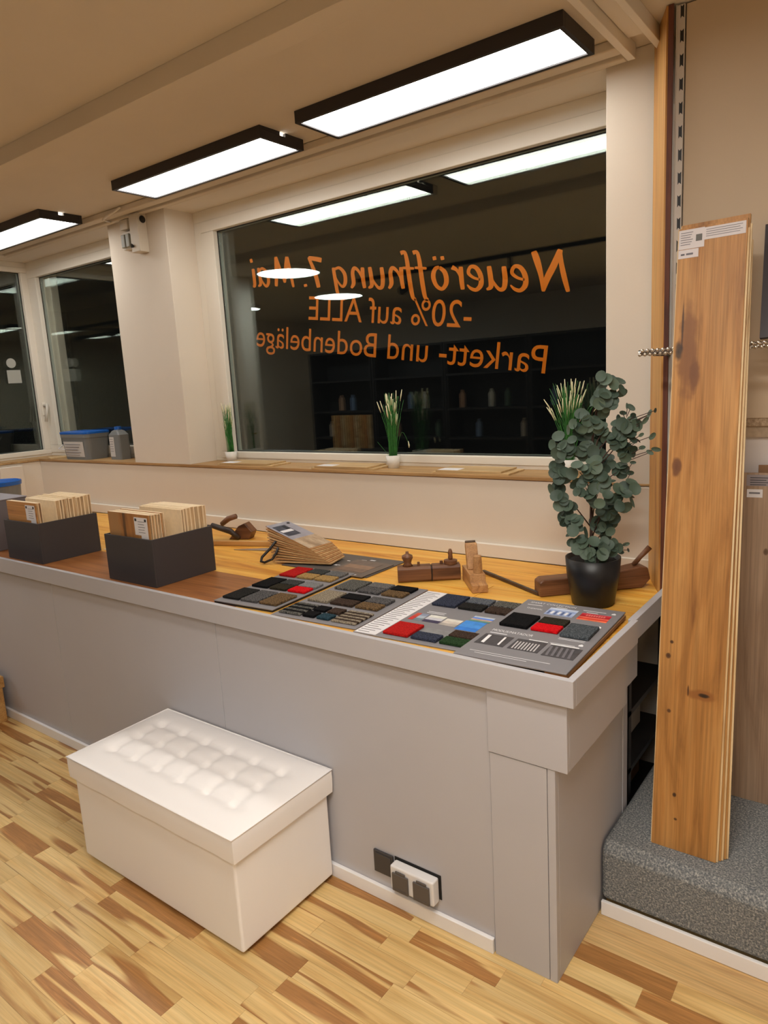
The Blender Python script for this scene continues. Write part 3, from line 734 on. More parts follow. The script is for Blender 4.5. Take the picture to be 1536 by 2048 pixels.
# grey carton and blue-lidded bucket at the far left
gb_m = plain('grey_carton', srgb(112, 106, 110), 0.6)
t = thing('grey_carton', (-4.035, 1.725, CT), 'tall plain grey carton at the left picture edge behind the left dark box', 'box')
MB().box(-0.24, 0.24, -0.12, 0.10, 0, 0.262).build('body', gb_m, t, 0.003)
MB().box(-0.243, 0.243, -0.123, 0.103, 0.2625, 0.268).build('lid', plain('grey_carton_lid', srgb(150, 146, 152), 0.6), t, 0.002)
t = thing('blue_lid_bucket', (-4.60, 2.06, CT), 'round bucket with blue lid standing behind the grey carton', 'bucket')
MB().lathe([(0.10, 0), (0.118, 0.255), (0.0, 0.255)], seg=32).build('body', bucket_m, t, smooth=False)
MB().lathe([(0.124, 0.2555), (0.126, 0.280), (0.112, 0.284), (0.108, 0.279), (0.0, 0.279)], seg=36).build('lid', blue_m, t)
struct('trim_10', MB().box(-5.12, -5.075, 2.29, 2.45, 0.846, 1.165), wall_m, 0.004)
# wooden crate on the floor at the far left
t = thing('wooden_box', (-3.868, 1.265, 0), 'light wooden box with flat lid on the floor at the left picture edge', 'box')
MB().box(-0.215, 0.225, -0.21, 0.225, 0, 0.183).build('body', boxwood_m, t, 0.002)
MB().box(-0.228, 0.238, -0.222, 0.232, 0.1835, 0.243).build('lid', boxwood_m, t, 0.003)

# carpet sample boards -------------------------------------------------
def cm(name, r, g, b, r2, g2, b2, sc=210): return carpet(name, srgb(r, g, b), srgb(r2, g2, b2), sc, 1.0)
SW = {
 'char': cm('charcoal_carpet', 22, 22, 22, 46, 45, 44), 'gry': cm('grey_carpet', 45, 45, 48, 108, 106, 106), 'brn': cm('brown_fleck_carpet', 60, 48, 36, 130, 104, 72),
 'blk': cm('black_carpet', 10, 10, 12, 26, 26, 28), 'olv': cm('dark_olive_carpet', 34, 32, 26, 60, 54, 42), 'dgr': cm('dark_grey_carpet', 40, 42, 42, 76, 78, 76),
 'red': cm('red_carpet', 150, 20, 22, 196, 36, 32), 'lgr': cm('light_grey_carpet', 108, 108, 110, 140, 140, 140), 'tan': cm('tan_carpet', 130, 104, 66, 186, 152, 96),
 'mgr': cm('mid_grey_carpet', 78, 78, 80, 122, 120, 118), 'bei': cm('beige_fleck_carpet', 96, 88, 76, 170, 158, 138, 220), 'spk': cm('salt_pepper_carpet', 36, 38, 38, 120, 118, 112, 220),
 'nvy': cm('navy_carpet', 34, 38, 52, 66, 72, 90), 'blg': cm('blue_grey_carpet', 52, 60, 72, 116, 120, 126, 220), 'dbr': cm('dark_brown_carpet', 40, 32, 28, 78, 62, 52),
 'grn': cm('dark_green_carpet', 24, 44, 26, 48, 74, 44), 'tea': cm('teal_carpet', 24, 44, 54, 52, 78, 90), 'rbr': cm('bright_red_carpet', 190, 10, 18, 226, 26, 34), 'slt': cm('slate_carpet', 52, 58, 62, 96, 102, 108, 230)}
NM = {'char': 'charcoal', 'gry': 'grey', 'brn': 'flecked brown', 'blk': 'black', 'olv': 'dark olive', 'dgr': 'dark grey', 'red': 'red', 'lgr': 'light grey', 'tan': 'tan', 'mgr': 'mid grey', 'bei': 'beige flecked', 'spk': 'salt and pepper',
      'nvy': 'navy', 'blg': 'blue grey', 'dbr': 'dark brown', 'grn': 'dark green', 'tea': 'teal', 'rbr': 'bright red', 'slt': 'slate grey'}
def swatch(t, k, u0, u1, v0, v1, z, h=0.009):
    if h > 0.0075: u0 += 0.0018; u1 -= 0.0018; v0 += 0.0018; v1 -= 0.0018
    m = MB().box(-(u1-u0)/2, (u1-u0)/2, -(v1-v0)/2, (v1-v0)/2, 0, h)
    o = m.build('carpet_swatch', SW[k], t, 0.002); o.location = ((u0+u1)/2, (v0+v1)/2, z+0.0003); o['label'] = NM[k]+' carpet swatch'; return o
def stripes(t, a, b, u0, u1, v0, v1, z, n=5):
    d = (v1-v0)/n
    for i in range(n): swatch(t, a if i % 2 == 0 else b, u0, u1, v0+i*d, v0+(i+1)*d, z, 0.007)
def card(t, w, d, z0, th, mat=None):
    return MB().box(0, w, 0, d, z0, z0+th).build('backing_card', mat or boardgrey_m, t, 0.0015)
def pline(t, u0, u1, v, z, h=0.003, m=None):
    MB().box(u0, u1, v, v+h, z, z+0.0004).build('print_line', m or whiteink_m, t)
def picture(t, u0, u1, v0, v1, z, cols, name='printed_picture'):
    n = len(cols); d = (v1-v0)/n
    for i, c in enumerate(cols):
        MB().box(u0, u1, v0+i*d, v0+(i+1)*d, z, z+0.0005).build(name, plain('print_%d_%d_%d' % c, srgb(*c), 0.5, var=0.15, vscale=40), t)
# board 1
t = thing('carpet_display_board', (-2.010, 1.583, CT), 'leftmost grey display board with three rows of carpet swatches, nearest the dark boxes', 'sample board', None, (0, 0, radians(4.0)))
MB().box(0.002, 0.283, 0.002, 0.49, 0, 0.006).build('black_underlay', blackmat_m, t); card(t, 0.285, 0.495, 0.0062, 0.004); Z = 0.0102
for i, k in enumerate(('char', 'gry', 'brn')): swatch(t, k, 0.012+0.090*i, 0.096+0.090*i, 0.030, 0.150, Z)
swatch(t, 'blk', 0.012, 0.096, 0.185, 0.305, Z); swatch(t, 'olv', 0.102, 0.186, 0.185, 0.243, Z); swatch(t, 'dgr', 0.102, 0.186, 0.247, 0.305, Z)
swatch(t, 'rbr', 0.192, 0.276, 0.185, 0.243, Z); swatch(t, 'lgr', 0.192, 0.276, 0.247, 0.305, Z)
swatch(t, 'red', 0.012, 0.096, 0.345, 0.470, Z); swatch(t, 'tan', 0.102, 0.186, 0.345, 0.405, Z); swatch(t, 'dgr', 0.102, 0.186, 0.410, 0.470, Z)
swatch(t, 'tan', 0.192, 0.276, 0.345, 0.405, Z); swatch(t, 'mgr', 0.192, 0.276, 0.410, 0.470, Z)
for v in (0.155, 0.310): pline(t, 0.02, 0.09, v, Z); pline(t, 0.11, 0.17, v, Z)
# board 2
t = thing('carpet_display_board', (-1.712, 1.582, CT), 'second grey display board from the left, with striped swatches on its front row', 'sample board', None, (0, 0, radians(3.2)))
card(t, 0.355, 0.455, 0, 0.004); Z = 0.0042
stripes(t, 'spk', 'blk', 0.015, 0.110, 0.022, 0.130, Z, 7); stripes(t, 'bei', 'dbr', 0.240, 0.338, 0.022, 0.130, Z, 9)
swatch(t, 'blk', 0.117, 0.170, 0.022, 0.068, Z); swatch(t, 'blk', 0.117, 0.170, 0.080, 0.128, Z); swatch(t, 'tea', 0.177, 0.232, 0.022, 0.068, Z); swatch(t, 'dbr', 0.177, 0.232, 0.080, 0.128, Z)
swatch(t, 'bei', 0.020, 0.115, 0.165, 0.285, Z); swatch(t, 'dbr', 0.122, 0.222, 0.165, 0.222, Z); swatch(t, 'blk', 0.122, 0.222, 0.227, 0.285, Z)
swatch(t, 'brn', 0.230, 0.325, 0.165, 0.222, Z); swatch(t, 'gry', 0.230, 0.325, 0.227, 0.285, Z)
swatch(t, 'spk', 0.024, 0.122, 0.320, 0.438, Z); swatch(t, 'gry', 0.130, 0.226, 0.320, 0.376, Z); swatch(t, 'mgr', 0.130, 0.226, 0.381, 0.438, Z)
swatch(t, 'brn', 0.234, 0.328, 0.320, 0.376, Z); swatch(t, 'blk', 0.234, 0.328, 0.381, 0.438, Z)
for v in (0.135, 0.142, 0.290, 0.297): pline(t, 0.03, 0.09, v, Z); pline(t, 0.25, 0.30, v, Z)
# board 3 with white printed margin
t = thing('carpet_display_board', (-1.352, 1.582, CT), 'third grey display board from the left, with white ruled margin and blue printed pictures', 'sample board', None, (0, 0, radians(3.0)))
card(t, 0.385, 0.462, 0, 0.004); Z = 0.0042
MB().box(0.004, 0.082, 0.003, 0.459, Z, Z+0.0008).build('white_margin', paper_m, t)
for i in range(26): MB().box(0.010, 0.052+0.02*((i*7) % 3)/2, 0.014+0.017*i, 0.0165+0.017*i, Z+0.0009, Z+0.0013).build('print_line', darkink_m, t)
swatch(t, 'red', 0.095, 0.187, 0.020, 0.125, Z); swatch(t, 'nvy', 0.194, 0.284, 0.020, 0.072, Z); picture(t, 0.194, 0.284, 0.078, 0.125, Z, [(132, 132, 134)], 'grey_field')
swatch(t, 'grn', 0.291, 0.375, 0.020, 0.072, Z); swatch(t, 'dbr', 0.291, 0.375, 0.077, 0.128, Z)
picture(t, 0.094, 0.112, 0.170, 0.235, Z, [(196, 48, 44), (206, 80, 60)]); picture(t, 0.113, 0.140, 0.170, 0.235, Z, [(110, 130, 140), (170, 182, 196), (140, 150, 175)])
picture(t, 0.146, 0.205, 0.170, 0.235, Z, [(58, 52, 84), (196, 196, 204), (222, 222, 214)])
picture(t, 0.211, 0.268, 0.165, 0.225, Z, [(176, 168, 160), (206, 196, 186), (220, 216, 206)])
picture(t, 0.273, 0.345, 0.150, 0.235, Z, [(44, 122, 212), (70, 146, 226), (60, 140, 222)]); picture(t, 0.280, 0.350, 0.237, 0.285, Z, [(90, 140, 130), (190, 160, 140), (84, 132, 220), (190, 200, 214)])
for v in (0.250, 0.262): pline(t, 0.12, 0.185, v, Z)
pline(t, 0.30, 0.33, 0.132, Z)
swatch(t, 'nvy', 0.095, 0.187, 0.320, 0.438, Z); swatch(t, 'char', 0.194, 0.284, 0.320, 0.376, Z); swatch(t, 'blg', 0.194, 0.284, 0.381, 0.438, Z)
swatch(t, 'dbr', 0.291, 0.376, 0.320, 0.376, Z); swatch(t, 'spk', 0.291, 0.376, 0.381, 0.438, Z)
# board 4, raised on a folder
t = thing('card_folder', (-0.945, 1.556, CT), 'black and brown folder lying under the rightmost display board', 'folder', None, (0, 0, radians(2.0)))
MB().box(0, 0.285, 0.008, 0.50, 0, 0.0055).build('lower_cover', blackmat_m, t)
MB().box(0.235, 0.295, 0.0, 0.50, 0.006, 0.0165).build('brown_block', plain('brown_board_edge', srgb(136, 100, 66), 0.7), t, 0.001)
t = thing('carpet_display_board', (-0.967, 1.545, CT+0.017), 'rightmost grey display board headed SMART COLLECTION, lifted on a folder at the counter corner', 'sample board', None, (0, 0, radians(2.6)))
card(t, 0.318, 0.520, 0, 0.005); Z = 0.0052
text_obj('heading', 'SMART COLLECTION', whiteink_m, t, 0.022, 0.487, Z+0.0003, 0.150, 0.013)
pline(t, 0.02, 0.07, 0.468, Z); text_obj('small_print', 'THERMAL', whiteink_m, t, 0.03, 0.430, Z+0.0003, 0.055, 0.011)
pline(t, 0.115, 0.15, 0.474, Z); picture(t, 0.100, 0.190, 0.400, 0.468, Z, [(150, 166, 200), (176, 190, 220), (150, 170, 212), (200, 210, 230)])
for k in range(7): MB().box(0.106+0.011*k, 0.113+0.011*k, 0.407+0.004*(k % 2), 0.438, Z+0.0006, Z+0.0009).build('print_mark', whiteink_m if k % 2 else plain('print_blue', srgb(84, 104, 150), 0.5), t)
pline(t, 0.20, 0.27, 0.480, Z); pline(t, 0.215, 0.25, 0.464, Z); picture(t, 0.205, 0.295, 0.396, 0.458, Z, [(232, 120, 84), (214, 60, 44), (232, 110, 90), (176, 30, 40), (188, 36, 48), (206, 60, 72)])
for k in range(8): MB().box(0.222+0.0075*k, 0.227+0.0075*k, 0.434, 0.446+0.002*(k % 2), Z+0.0006, Z+0.0009).build('print_mark', plain('print_pink', srgb(226, 130, 120), 0.5), t)
def house(u, v): MB().prism([(u, v), (u+0.012, v), (u+0.012, v+0.008), (u+0.006, v+0.015), (u, v+0.008)], 'Z', Z, Z+0.0005).build('house_symbol', whiteink_m, t)
house(0.288, 0.474); house(0.283, 0.345); house(0.283, 0.188)
pline(t, 0.03, 0.075, 0.362, Z, 0.004)
swatch(t, 'blk', 0.020, 0.112, 0.245, 0.355, Z, 0.010); swatch(t, 'rbr', 0.119, 0.204, 0.245, 0.300, Z, 0.009); swatch(t, 'olv', 0.119, 0.204, 0.304, 0.358, Z, 0.009); swatch(t, 'slt', 0.211, 0.298, 0.232, 0.335, Z, 0.010)
for q in (0.226, 0.218): pline(t, 0.215, 0.29, q, Z, 0.0015)
text_obj('heading', 'MODUS/MATADOR', whiteink_m, t, 0.020, 0.200, Z+0.0003, 0.125, 0.016); pline(t, 0.022, 0.075, 0.184, Z, 0.004)
for (u, kind) in ((0.016, 0), (0.116, 1), (0.216, 2)):
    v0, v1 = 0.092, 0.172
    if kind == 2: v0, v1 = 0.086, 0.166
    MB().box(u, u+0.088, v0, v1, Z, Z+0.0005).build('printed_picture', plain('print_dark', srgb(70, 68, 72), 0.5, var=0.3, vscale=50), t)
    if kind == 0:
        for a, b in ((0.016, 0.010), (0.066, 0.006)): MB().prism([(u+a, v0+0.012), (u+a+b, v0+0.010), (u+a+b-0.004, v1-0.008), (u+a-0.004, v1-0.008)], 'Z', Z+0.0006, Z+0.0009).build('print_mark', whiteink_m, t)
    elif kind == 1:
        for k in range(8): MB().prism([(u+0.010+0.009*k, v0+0.006), (u+0.014+0.009*k, v0+0.006), (u+0.016+0.009*k-0.006, v1-0.02), (u+0.012+0.009*k-0.006, v1-0.02)], 'Z', Z+0.0006, Z+0.0009).build('print_mark', plain('print_pale', srgb(196, 194, 196), 0.5), t)
        pline(t, u+0.03, u+0.085, v1+0.004, Z, 0.004)
    else:
        for k in range(5): MB().prism([(u+0.010+0.015*k, v0+0.006), (u+0.017+0.015*k, v0+0.006), (u+0.014+0.015*k-0.006, v1-0.008), (u+0.007+0.015*k-0.006, v1-0.008)], 'Z', Z+0.0006, Z+0.0009).build('print_mark', plain('print_mid', srgb(112, 110, 116), 0.5), t)
        pline(t, u-0.005, u+0.075, v1+0.004, Z, 0.006); pline(t, u-0.01, u+0.06, v1+0.015, Z, 0.0015)
pline(t, 0.03, 0.26, 0.040, Z, 0.0015); pline(t, 0.05, 0.20, 0.028, Z, 0.0015)

# brochure boards under the catalogue
t = thing('brochure_board', (-2.165, 2.088, CT), 'dark grey brochure board with small white marks, under the fanned veneer samples', 'brochure')
bd_m = plain('brochure_dark', srgb(84, 80, 78), 0.45, var=0.12, vscale=12)
MB().box(0, 0.470, 0, 0.270, 0, 0.004).build('board', bd_m, t, 0.001)
rb = random.Random(4)
for k in range(9):
    u, v = rb.uniform(0.20, 0.33), rb.uniform(0.08, 0.25); MB().box(u, u+rb.uniform(0.010, 0.03), v, v+0.005, 0.0042, 0.0046).build('print_mark', whiteink_m, t)
t = thing('brochure_board', (-1.905, 2.072, CT+0.0047), 'smaller brownish brochure board overlapping the dark one, before the long dark plane', 'brochure', None, (0, 0, radians(-1)))
MB().box(0, 0.20, 0, 0.215, 0, 0.003).build('board', plain('brochure_brown', srgb(104, 92, 84), 0.45, var=0.15, vscale=14), t, 0.001)
picture(t, 0.02, 0.16, 0.05, 0.19, 0.0032, [(120, 98, 84), (140, 112, 92), (110, 96, 88)])
MB().box(0.150, 0.158, 0.012, 0.022, 0.0032, 0.0036).build('print_mark', plain('print_pale', srgb(196, 194, 196), 0.5), t)

# fanned veneer sample cards
t = thing('veneer_sample_fan', (-2.2, 2.12, CT+0.0085), 'thick fan of veneer sample cards with a photo cover and black strap', 'sample cards')
NC = 13
def card_box(mb, L, R, w, th, L0=0.0, w0=0.0):
    L = Vector(L); R = Vector(R); ux = (R-L).normalized(); side = Vector((-ux.y, ux.x, 0)).normalized(); nz = ux.cross(side).normalized()
    if nz.z < 0: nz = -nz
    vs = []
    for c in (0, th):
        for b in (w0, w):
            for a in (L0, (R-L).length): vs.append(tuple(L+ux*a+side*b+nz*c))
    mb.add(vs, [(0, 2, 3, 1), (4, 5, 7, 6), (0, 1, 5, 4), (2, 6, 7, 3), (0, 4, 6, 2), (1, 3, 7, 5)]); return ux, side, nz
for k in range(NC):
    f = k/(NC-1)
    L = (-0.005-0.135*f**0.8, -0.030+0.085*f, 0.0+0.132*f); R = (0.262-0.115*f, 0.035-0.005*f, 0.004+0.036*f)
    m = jit = 0.004*sin(k*2.3); L = (L[0]+jit, L[1], L[2]); R = (R[0], R[1], R[2]+0.022*f); m = MB(); card_box(m, L, R, 0.135, 0.0047 if k < NC-1 else 0.0025); o = m.build('card', (cardw_m, card2_m)[k % 2] if k < NC-1 else card2_m, t)
m = MB(); L = Vector(L); R = Vector(R); ux = (R-L).normalized(); sd = Vector((-ux.y, ux.x, 0)).normalized(); nz = ux.cross(sd)
off = nz*0.0028
def cov(a0, a1, b0, b1, c, mat, name):
    m = MB(); vs = [tuple(L+ux*a+sd*b+nz*cc) for cc in (0.0027+c, 0.0031+c) for b in (b0, b1) for a in (a0, a1)]
    m.add(vs, [(0, 2, 3, 1), (4, 5, 7, 6), (0, 1, 5, 4), (2, 6, 7, 3), (0, 4, 6, 2), (1, 3, 7, 5)]); return m.build(name, mat, t)
Lc = (R-L).length
cov(0.0, Lc*0.62, 0.0, 0.134, 0, plain('cover_grey', srgb(160, 158, 168), 0.35, var=0.1, vscale=30), 'cover_photo')
cov(Lc*0.10, Lc*0.50, 0.012, 0.085, 0.0006, plain('cover_dark', srgb(70, 72, 84), 0.35, var=0.4, vscale=30), 'cover_photo')
cov(Lc*0.28, Lc*0.36, 0.015, 0.080, 0.0012, paper_m, 'cover_photo'); cov(Lc*0.14, Lc*0.26, 0.06, 0.078, 0.0012, darkink_m, 'cover_photo')
cov(Lc*0.62, Lc, 0.0, 0.134, 0, wood('light_veneer', srgb(208, 186, 158), srgb(190, 164, 134), srgb(160, 132, 104), 'X', 7, 0.5), 'cover_veneer')
pc = L+ux*0.022+sd*0.115+nz*0.003
MB().lathe([(0.008, 0), (0.006, 0.004), (0, 0.005)], seg=14).build('rivet', black_m, t, loc=tuple(pc))
MB().tube([(-0.03, 0.01, 0.085), (-0.045, -0.015, 0.055), (-0.070, -0.045, 0.02), (-0.068, -0.055, 0.003), (-0.045, -0.055, 0.001), (-0.022, -0.03, 0.012), (-0.012, -0.01, 0.04), (-0.01, 0.0, 0.06)], 0.006, 6).build('strap', black_m, t, smooth=True)

# ------------------------------------------------------------------ old wooden hand planes
t = thing('wooden_hand_plane', (-1.538, 2.118, CT), 'long dark wooden hand plane with turned knob and threaded post', 'hand plane', None, (0, 0, radians(37)))
def chamf(w, h, c): return [(-w+c, 0), (w-c, 0), (w, c), (w, h-c), (w-c, h), (-w+c, h), (-w, h-c), (-w, c)]
MB().prism(chamf(0.029, 0.060, 0.008), 'X', -0.02, 0.108).build('front_body', oldwood_m, t, 0.002)
MB().prism(chamf(0.029, 0.060, 0.008), 'X', 0.112, 0.220).build('rear_body', oldwood_m, t, 0.002)
MB().prism(chamf(0.026, 0.055, 0.004), 'X', 0.1082, 0.1118).build('throat', black_m, t)
MB().lathe([(0.020, 0.0602), (0.014, 0.070), (0.016, 0.080), (0.0215, 0.092), (0.020, 0.101), (0.010, 0.106), (0.006, 0.109), (0.006, 0.116), (0, 0.117)], 0.020, 0, 24).build('knob', oldwood_m, t, smooth=True)
MB().lathe([(0.005, 0.0602), (0.005, 0.073), (0, 0.074)], 0.062, 0, 12).build('peg', oldwood_m, t)
MB().lathe([(0.025, 0.0602), (0.026, 0.064), (0.026, 0.074), (0.014, 0.077), (0, 0.077)], 0.185, 0.0, 24).build('screw_disc', oldwood_m, t)
MB().lathe([(0.008, 0.0772), (0.0095, 0.085), (0.008, 0.093), (0.0095, 0.101), (0.008, 0.109), (0.005, 0.117), (0, 0.118)], 0.185, 0, 16).build('threaded_post', oldwood_m, t, smooth=True)
MB().lathe([(0.007, 0.0602), (0.006, 0.071), (0, 0.072)], 0.150, 0.008, 12).build('peg', oldwood_m, t)
t = thing('wooden_hand_plane', (-1.200, 2.115, CT), 'small pale beech hand plane with upright wedge and round post, end towards the camera', 'hand plane', None, (0, 0, radians(131)))
MB().prism([(0.0, 0), (0.185, 0), (0.185, 0.058), (0.040, 0.058), (0.036, 0.030), (0.0, 0.028)], 'Y', -0.029, 0.029).build('body', lightbeech_m, t, 0.002)
MB().lathe([(0.017, 0.0585), (0.0165, 0.09), (0.0145, 0.12), (0.013, 0.122), (0, 0.122)], 0.062, -0.006, 22).build('post', lightbeech_m, t, smooth=False)
MB().prism([(0.105, 0.0585), (0.128, 0.0585), (0.158, 0.140), (0.150, 0.152), (0.140, 0.148)], 'Y', -0.022, 0.022).build('wedge', lightbeech_m, t, 0.003)
MB().prism([(0.1295, 0.0585), (0.133, 0.0585), (0.168, 0.154), (0.156, 0.158), (0.1515, 0.1525), (0.1595, 0.1405)], 'Y', -0.019, 0.019).build('iron', steel_m, t, 0.001)
o = MB().box(0, 0.36, -0.006, 0.006, 0, 0.012).build('iron_rod', steel_m, None, 0.002, loc=(-1.318, 2.353, CT+0.0005), rot=(0, 0, math.atan2(2.185-2.353, 0.30)))
tag(o, 'thin flat iron bar lying between the pale plane and the plant pot', 'iron bar')
t = thing('wooden_hand_plane', (-1.015, 2.185, CT), 'big brown hand plane behind the black plant pot, with a rod sticking up', 'hand plane', None, (0, 0, radians(43.5)))
MB().prism([(0.0, 0), (0.370, 0), (0.400, 0.030), (0.390, 0.072), (0.360, 0.078), (0.25, 0.060), (0.015, 0.060), (0.0, 0.050)], 'Y', -0.034, 0.028).build('body', oldwood_m, t, 0.005, seg=3)
MB().tube([(0.350, -0.003, 0.0765), (0.372, -0.008, 0.105), (0.405, -0.014, 0.140)], [0.009, 0.008, 0.010], 10).build('handle', oldwood_m, t, smooth=True)
# tools behind the right dark box
t = thing('wooden_hand_plane', (-2.79, 2.40, CT), 'old wooden moulding plane with dark handle, half hidden behind the right dark box', 'hand plane', None, (0, 0, radians(20)))
MB().prism([(-0.04, 0), (0.075, 0), (0.095, 0.04), (0.055, 0.085), (0.02, 0.07)], 'Y', -0.03, 0.03).build('body', oldwood_m, t, 0.003)
MB().tube([(-0.13, -0.035, 0.075), (-0.02, -0.04, 0.045), (0.03, -0.045, 0.010)], [0.014, 0.016, 0.010], 10).build('iron', plain('blackened_iron', srgb(48, 34, 26), 0.5, var=0.3), t, smooth=True)
MB().tube([(-0.09, 0.0, 0.075), (-0.045, -0.005, 0.105), (0.0, -0.005, 0.118)], [0.013, 0.015, 0.014], 10).build('handle', oldwood_m, t, smooth=True)
o = MB().box(0, 0.36, -0.012, 0.012, 0, 0.024).build('wooden_bar', boxwood_m, None, 0.002, loc=(-2.80, 2.225, CT+0.0005), rot=(0, 0, radians(20)))
tag(o, 'narrow wooden bar lying from the right dark box towards the veneer fan', 'wooden bar')
m = MB().prism([(0, 0), (0.19, 0.012), (0.20, 0.055), (0.17, 0.060)], 'Z', 0, 0.003)
tag(m.build('plane_iron', plain('bright_steel', srgb(170, 168, 172), 0.3, 0.6), None, loc=(-2.60, 2.20, CT+0.0005), rot=(0, 0, radians(14))), 'thin bright steel blade beside the wooden bar, left of the veneer fan', 'blade')

# ================================================================== EUCALYPTUS
t = thing('eucalyptus_plant', (-0.815, 2.185, CT), 'tall eucalyptus plant with round grey green leaves in a black pot on the counter end', 'plant')
MB().lathe([(0.062, 0.0), (0.068, 0.004), (0.084, 0.10), (0.088, 0.158), (0.084, 0.158), (0.080, 0.140), (0.0, 0.140)], seg=44).build('pot', potblk_m, t, smooth=False)
for p in t.children[0].data.polygons: p.use_smooth = len(p.vertices) == 4
MB().lathe([(0.079, 0.1402), (0.074, 0.147), (0.0, 0.149)], seg=24).build('soil', soil_m, t)
BASE = Vector((-0.815, 2.185, CT))
CL = [(-0.777, 2.19, 1.562, 0.046), (-0.756, 2.21, 1.545, 0.043), (-0.778, 2.17, 1.517, 0.036), (-0.753, 2.19, 1.508, 0.032), (-0.788, 2.19, 1.486, 0.032), (-0.842, 2.17, 1.446, 0.043), (-0.809, 2.19, 1.431, 0.039), (-0.863, 2.16, 1.426, 0.029), (-0.79, 2.21, 1.411, 0.027), (-0.913, 2.15, 1.379, 0.029), (-0.885, 2.14, 1.357, 0.039), (-0.855, 2.16, 1.371, 0.043), (-0.826, 2.17, 1.354, 0.043), (-0.923, 2.16, 1.305, 0.025), (-0.824, 2.1, 1.291, 0.05), (-0.791, 2.12, 1.305, 0.039), (-0.906, 2.16, 1.276, 0.036), (-0.933, 2.17, 1.229, 0.023), (-0.908, 2.15, 1.192, 0.036), (-0.885, 2.16, 1.166, 0.029), (-0.809, 2.11, 1.243, 0.046), (-0.767, 2.14, 1.264, 0.039), (-0.779, 2.13, 1.218, 0.05), (-0.734, 2.15, 1.225, 0.043), (-0.711, 2.16, 1.201, 0.039), (-0.698, 2.19, 1.236, 0.032), (-0.762, 2.17, 1.164, 0.036), (-0.903, 2.17, 1.13, 0.025), (-0.861, 2.15, 1.125, 0.036), (-0.854, 2.14, 1.084, 0.039), (-0.841, 2.14, 1.052, 0.029), (-0.809, 2.21, 1.112, 0.032), (-0.784, 2.21, 1.089, 0.036), (-0.771, 2.22, 1.13, 0.032), (-0.811, 2.15, 1.041, 0.036), (-0.775, 2.14, 1.034, 0.046), (-0.804, 2.13, 1.026, 0.036), (-0.762, 2.17, 1.042, 0.036), (-0.752, 2.19, 1.04, 0.025), (-0.735, 2.22, 1.42, 0.046), (-0.716, 2.22, 1.381, 0.039), (-0.744, 2.21, 1.382, 0.036), (-0.709, 2.23, 1.427, 0.029), (-0.721, 2.22, 1.342, 0.025), (-0.832, 2.23, 1.38, 0.039), (-0.819, 2.24, 1.338, 0.039), (-0.786, 2.24, 1.306, 0.036), (-0.811, 2.24, 1.265, 0.036), (-0.746, 2.24, 1.283, 0.025)]
TW = [(-0.717, 2.22, 1.487), (-0.732, 2.22, 1.467), (-0.743, 2.22, 1.447), (-0.697, 2.22, 1.459), (-0.681, 2.22, 1.428), (-0.675, 2.22, 1.397), (-0.648, 2.22, 1.461), (-0.631, 2.22, 1.472), (-0.67, 2.22, 1.358), (-0.647, 2.22, 1.343), (-0.629, 2.22, 1.354), (-0.706, 2.22, 1.482), (-0.69, 2.22, 1.44), (-0.64, 2.22, 1.394), (-0.681, 2.22, 1.381), (-0.719, 2.22, 1.046), (-0.733, 2.22, 1.017), (-0.709, 2.22, 1.027), (-0.663, 2.22, 1.443), (-0.699, 2.22, 1.311), (-0.705, 2.22, 1.279)]
def leafmesh(asp):
    m = MB(); vs = [(0, 0, 0)]; n = 12
    for k in range(n):
        a = 2*pi*k/n; x = cos(a)*asp; y = sin(a); vs.append((x*0.6, y*0.6, 0.06)); 
    for k in range(n):
        a = 2*pi*k/n; vs.append((cos(a)*asp, sin(a), 0.20))
    fs = [(0, 1+k, 1+(k+1) % n) for k in range(n)]+[(1+k, 1+n+k, 1+n+(k+1) % n, 1+(k+1) % n) for k in range(n)]
    m.add(vs, fs); return m.mesh('leaf', leaf_m, True)
LR = leafmesh(0.92); LN = leafmesh(0.55)
rl = random.Random(21)
nl = 0
def leaf(me, pos, nrm, r):
    global nl
    o = bpy.data.objects.new('leaf', me); COL.objects.link(o); o.parent = t
    q = Vector(nrm).normalized().to_track_quat('Z', 'Y'); e = q.to_matrix() @ Matrix.Rotation(rl.uniform(0, 6.28), 3, 'Z')
    o.rotation_euler = e.to_euler(); o.location = Vector(pos)-BASE; o.scale = (r, r, r); nl += 1
for (x, y, z, r) in CL:
    c = Vector((x, y, z)); n = 6 if r > 0.035 else 4
    n += 0
    for k in range(n):
        a = 2*pi*k/n+rl.uniform(-0.4, 0.4); lat = rl.uniform(-0.9, 0.5)
        d = Vector((cos(a)*cos(lat)*0.9+0.15, sin(lat)*1.0-0.25, sin(a)*cos(lat))).normalized()
        p = c+d*r*rl.uniform(0.35, 0.8)
        nn = (d*0.8+Vector((0.3, -0.7, 0.45))+Vector((rl.gauss(0, .35), rl.gauss(0, .35), rl.gauss(0, .35))))
        leaf(LR, p, nn, rl.uniform(0.016, 0.0235))
for p in TW:
    leaf(LN, p, (rl.gauss(0, .6), -1, rl.gauss(0, .6)), rl.uniform(0.010, 0.016))
st = MB()
main = [(-0.822, 2.19, 0.99), (-0.826, 2.20, 1.12), (-0.824, 2.20, 1.27), (-0.820, 2.20, 1.40), (-0.805, 2.20, 1.46), (-0.785, 2.20, 1.55)]
def rel(P): return [tuple(Vector(p)-BASE) for p in P]
st.tube(rel(main), [0.006, 0.005, 0.005, 0.004, 0.003, 0.002], 7)
for c in CL[::2]:
    q = Vector(c[:3]); zb = max(1.0, q.z-0.10); b = Vector((-0.823, 2.20, zb)); mid = (b+q)/2+Vector((0, 0, 0.02)); st.tube(rel([b, mid, q]), [0.0025, 0.002, 0.0012], 5)
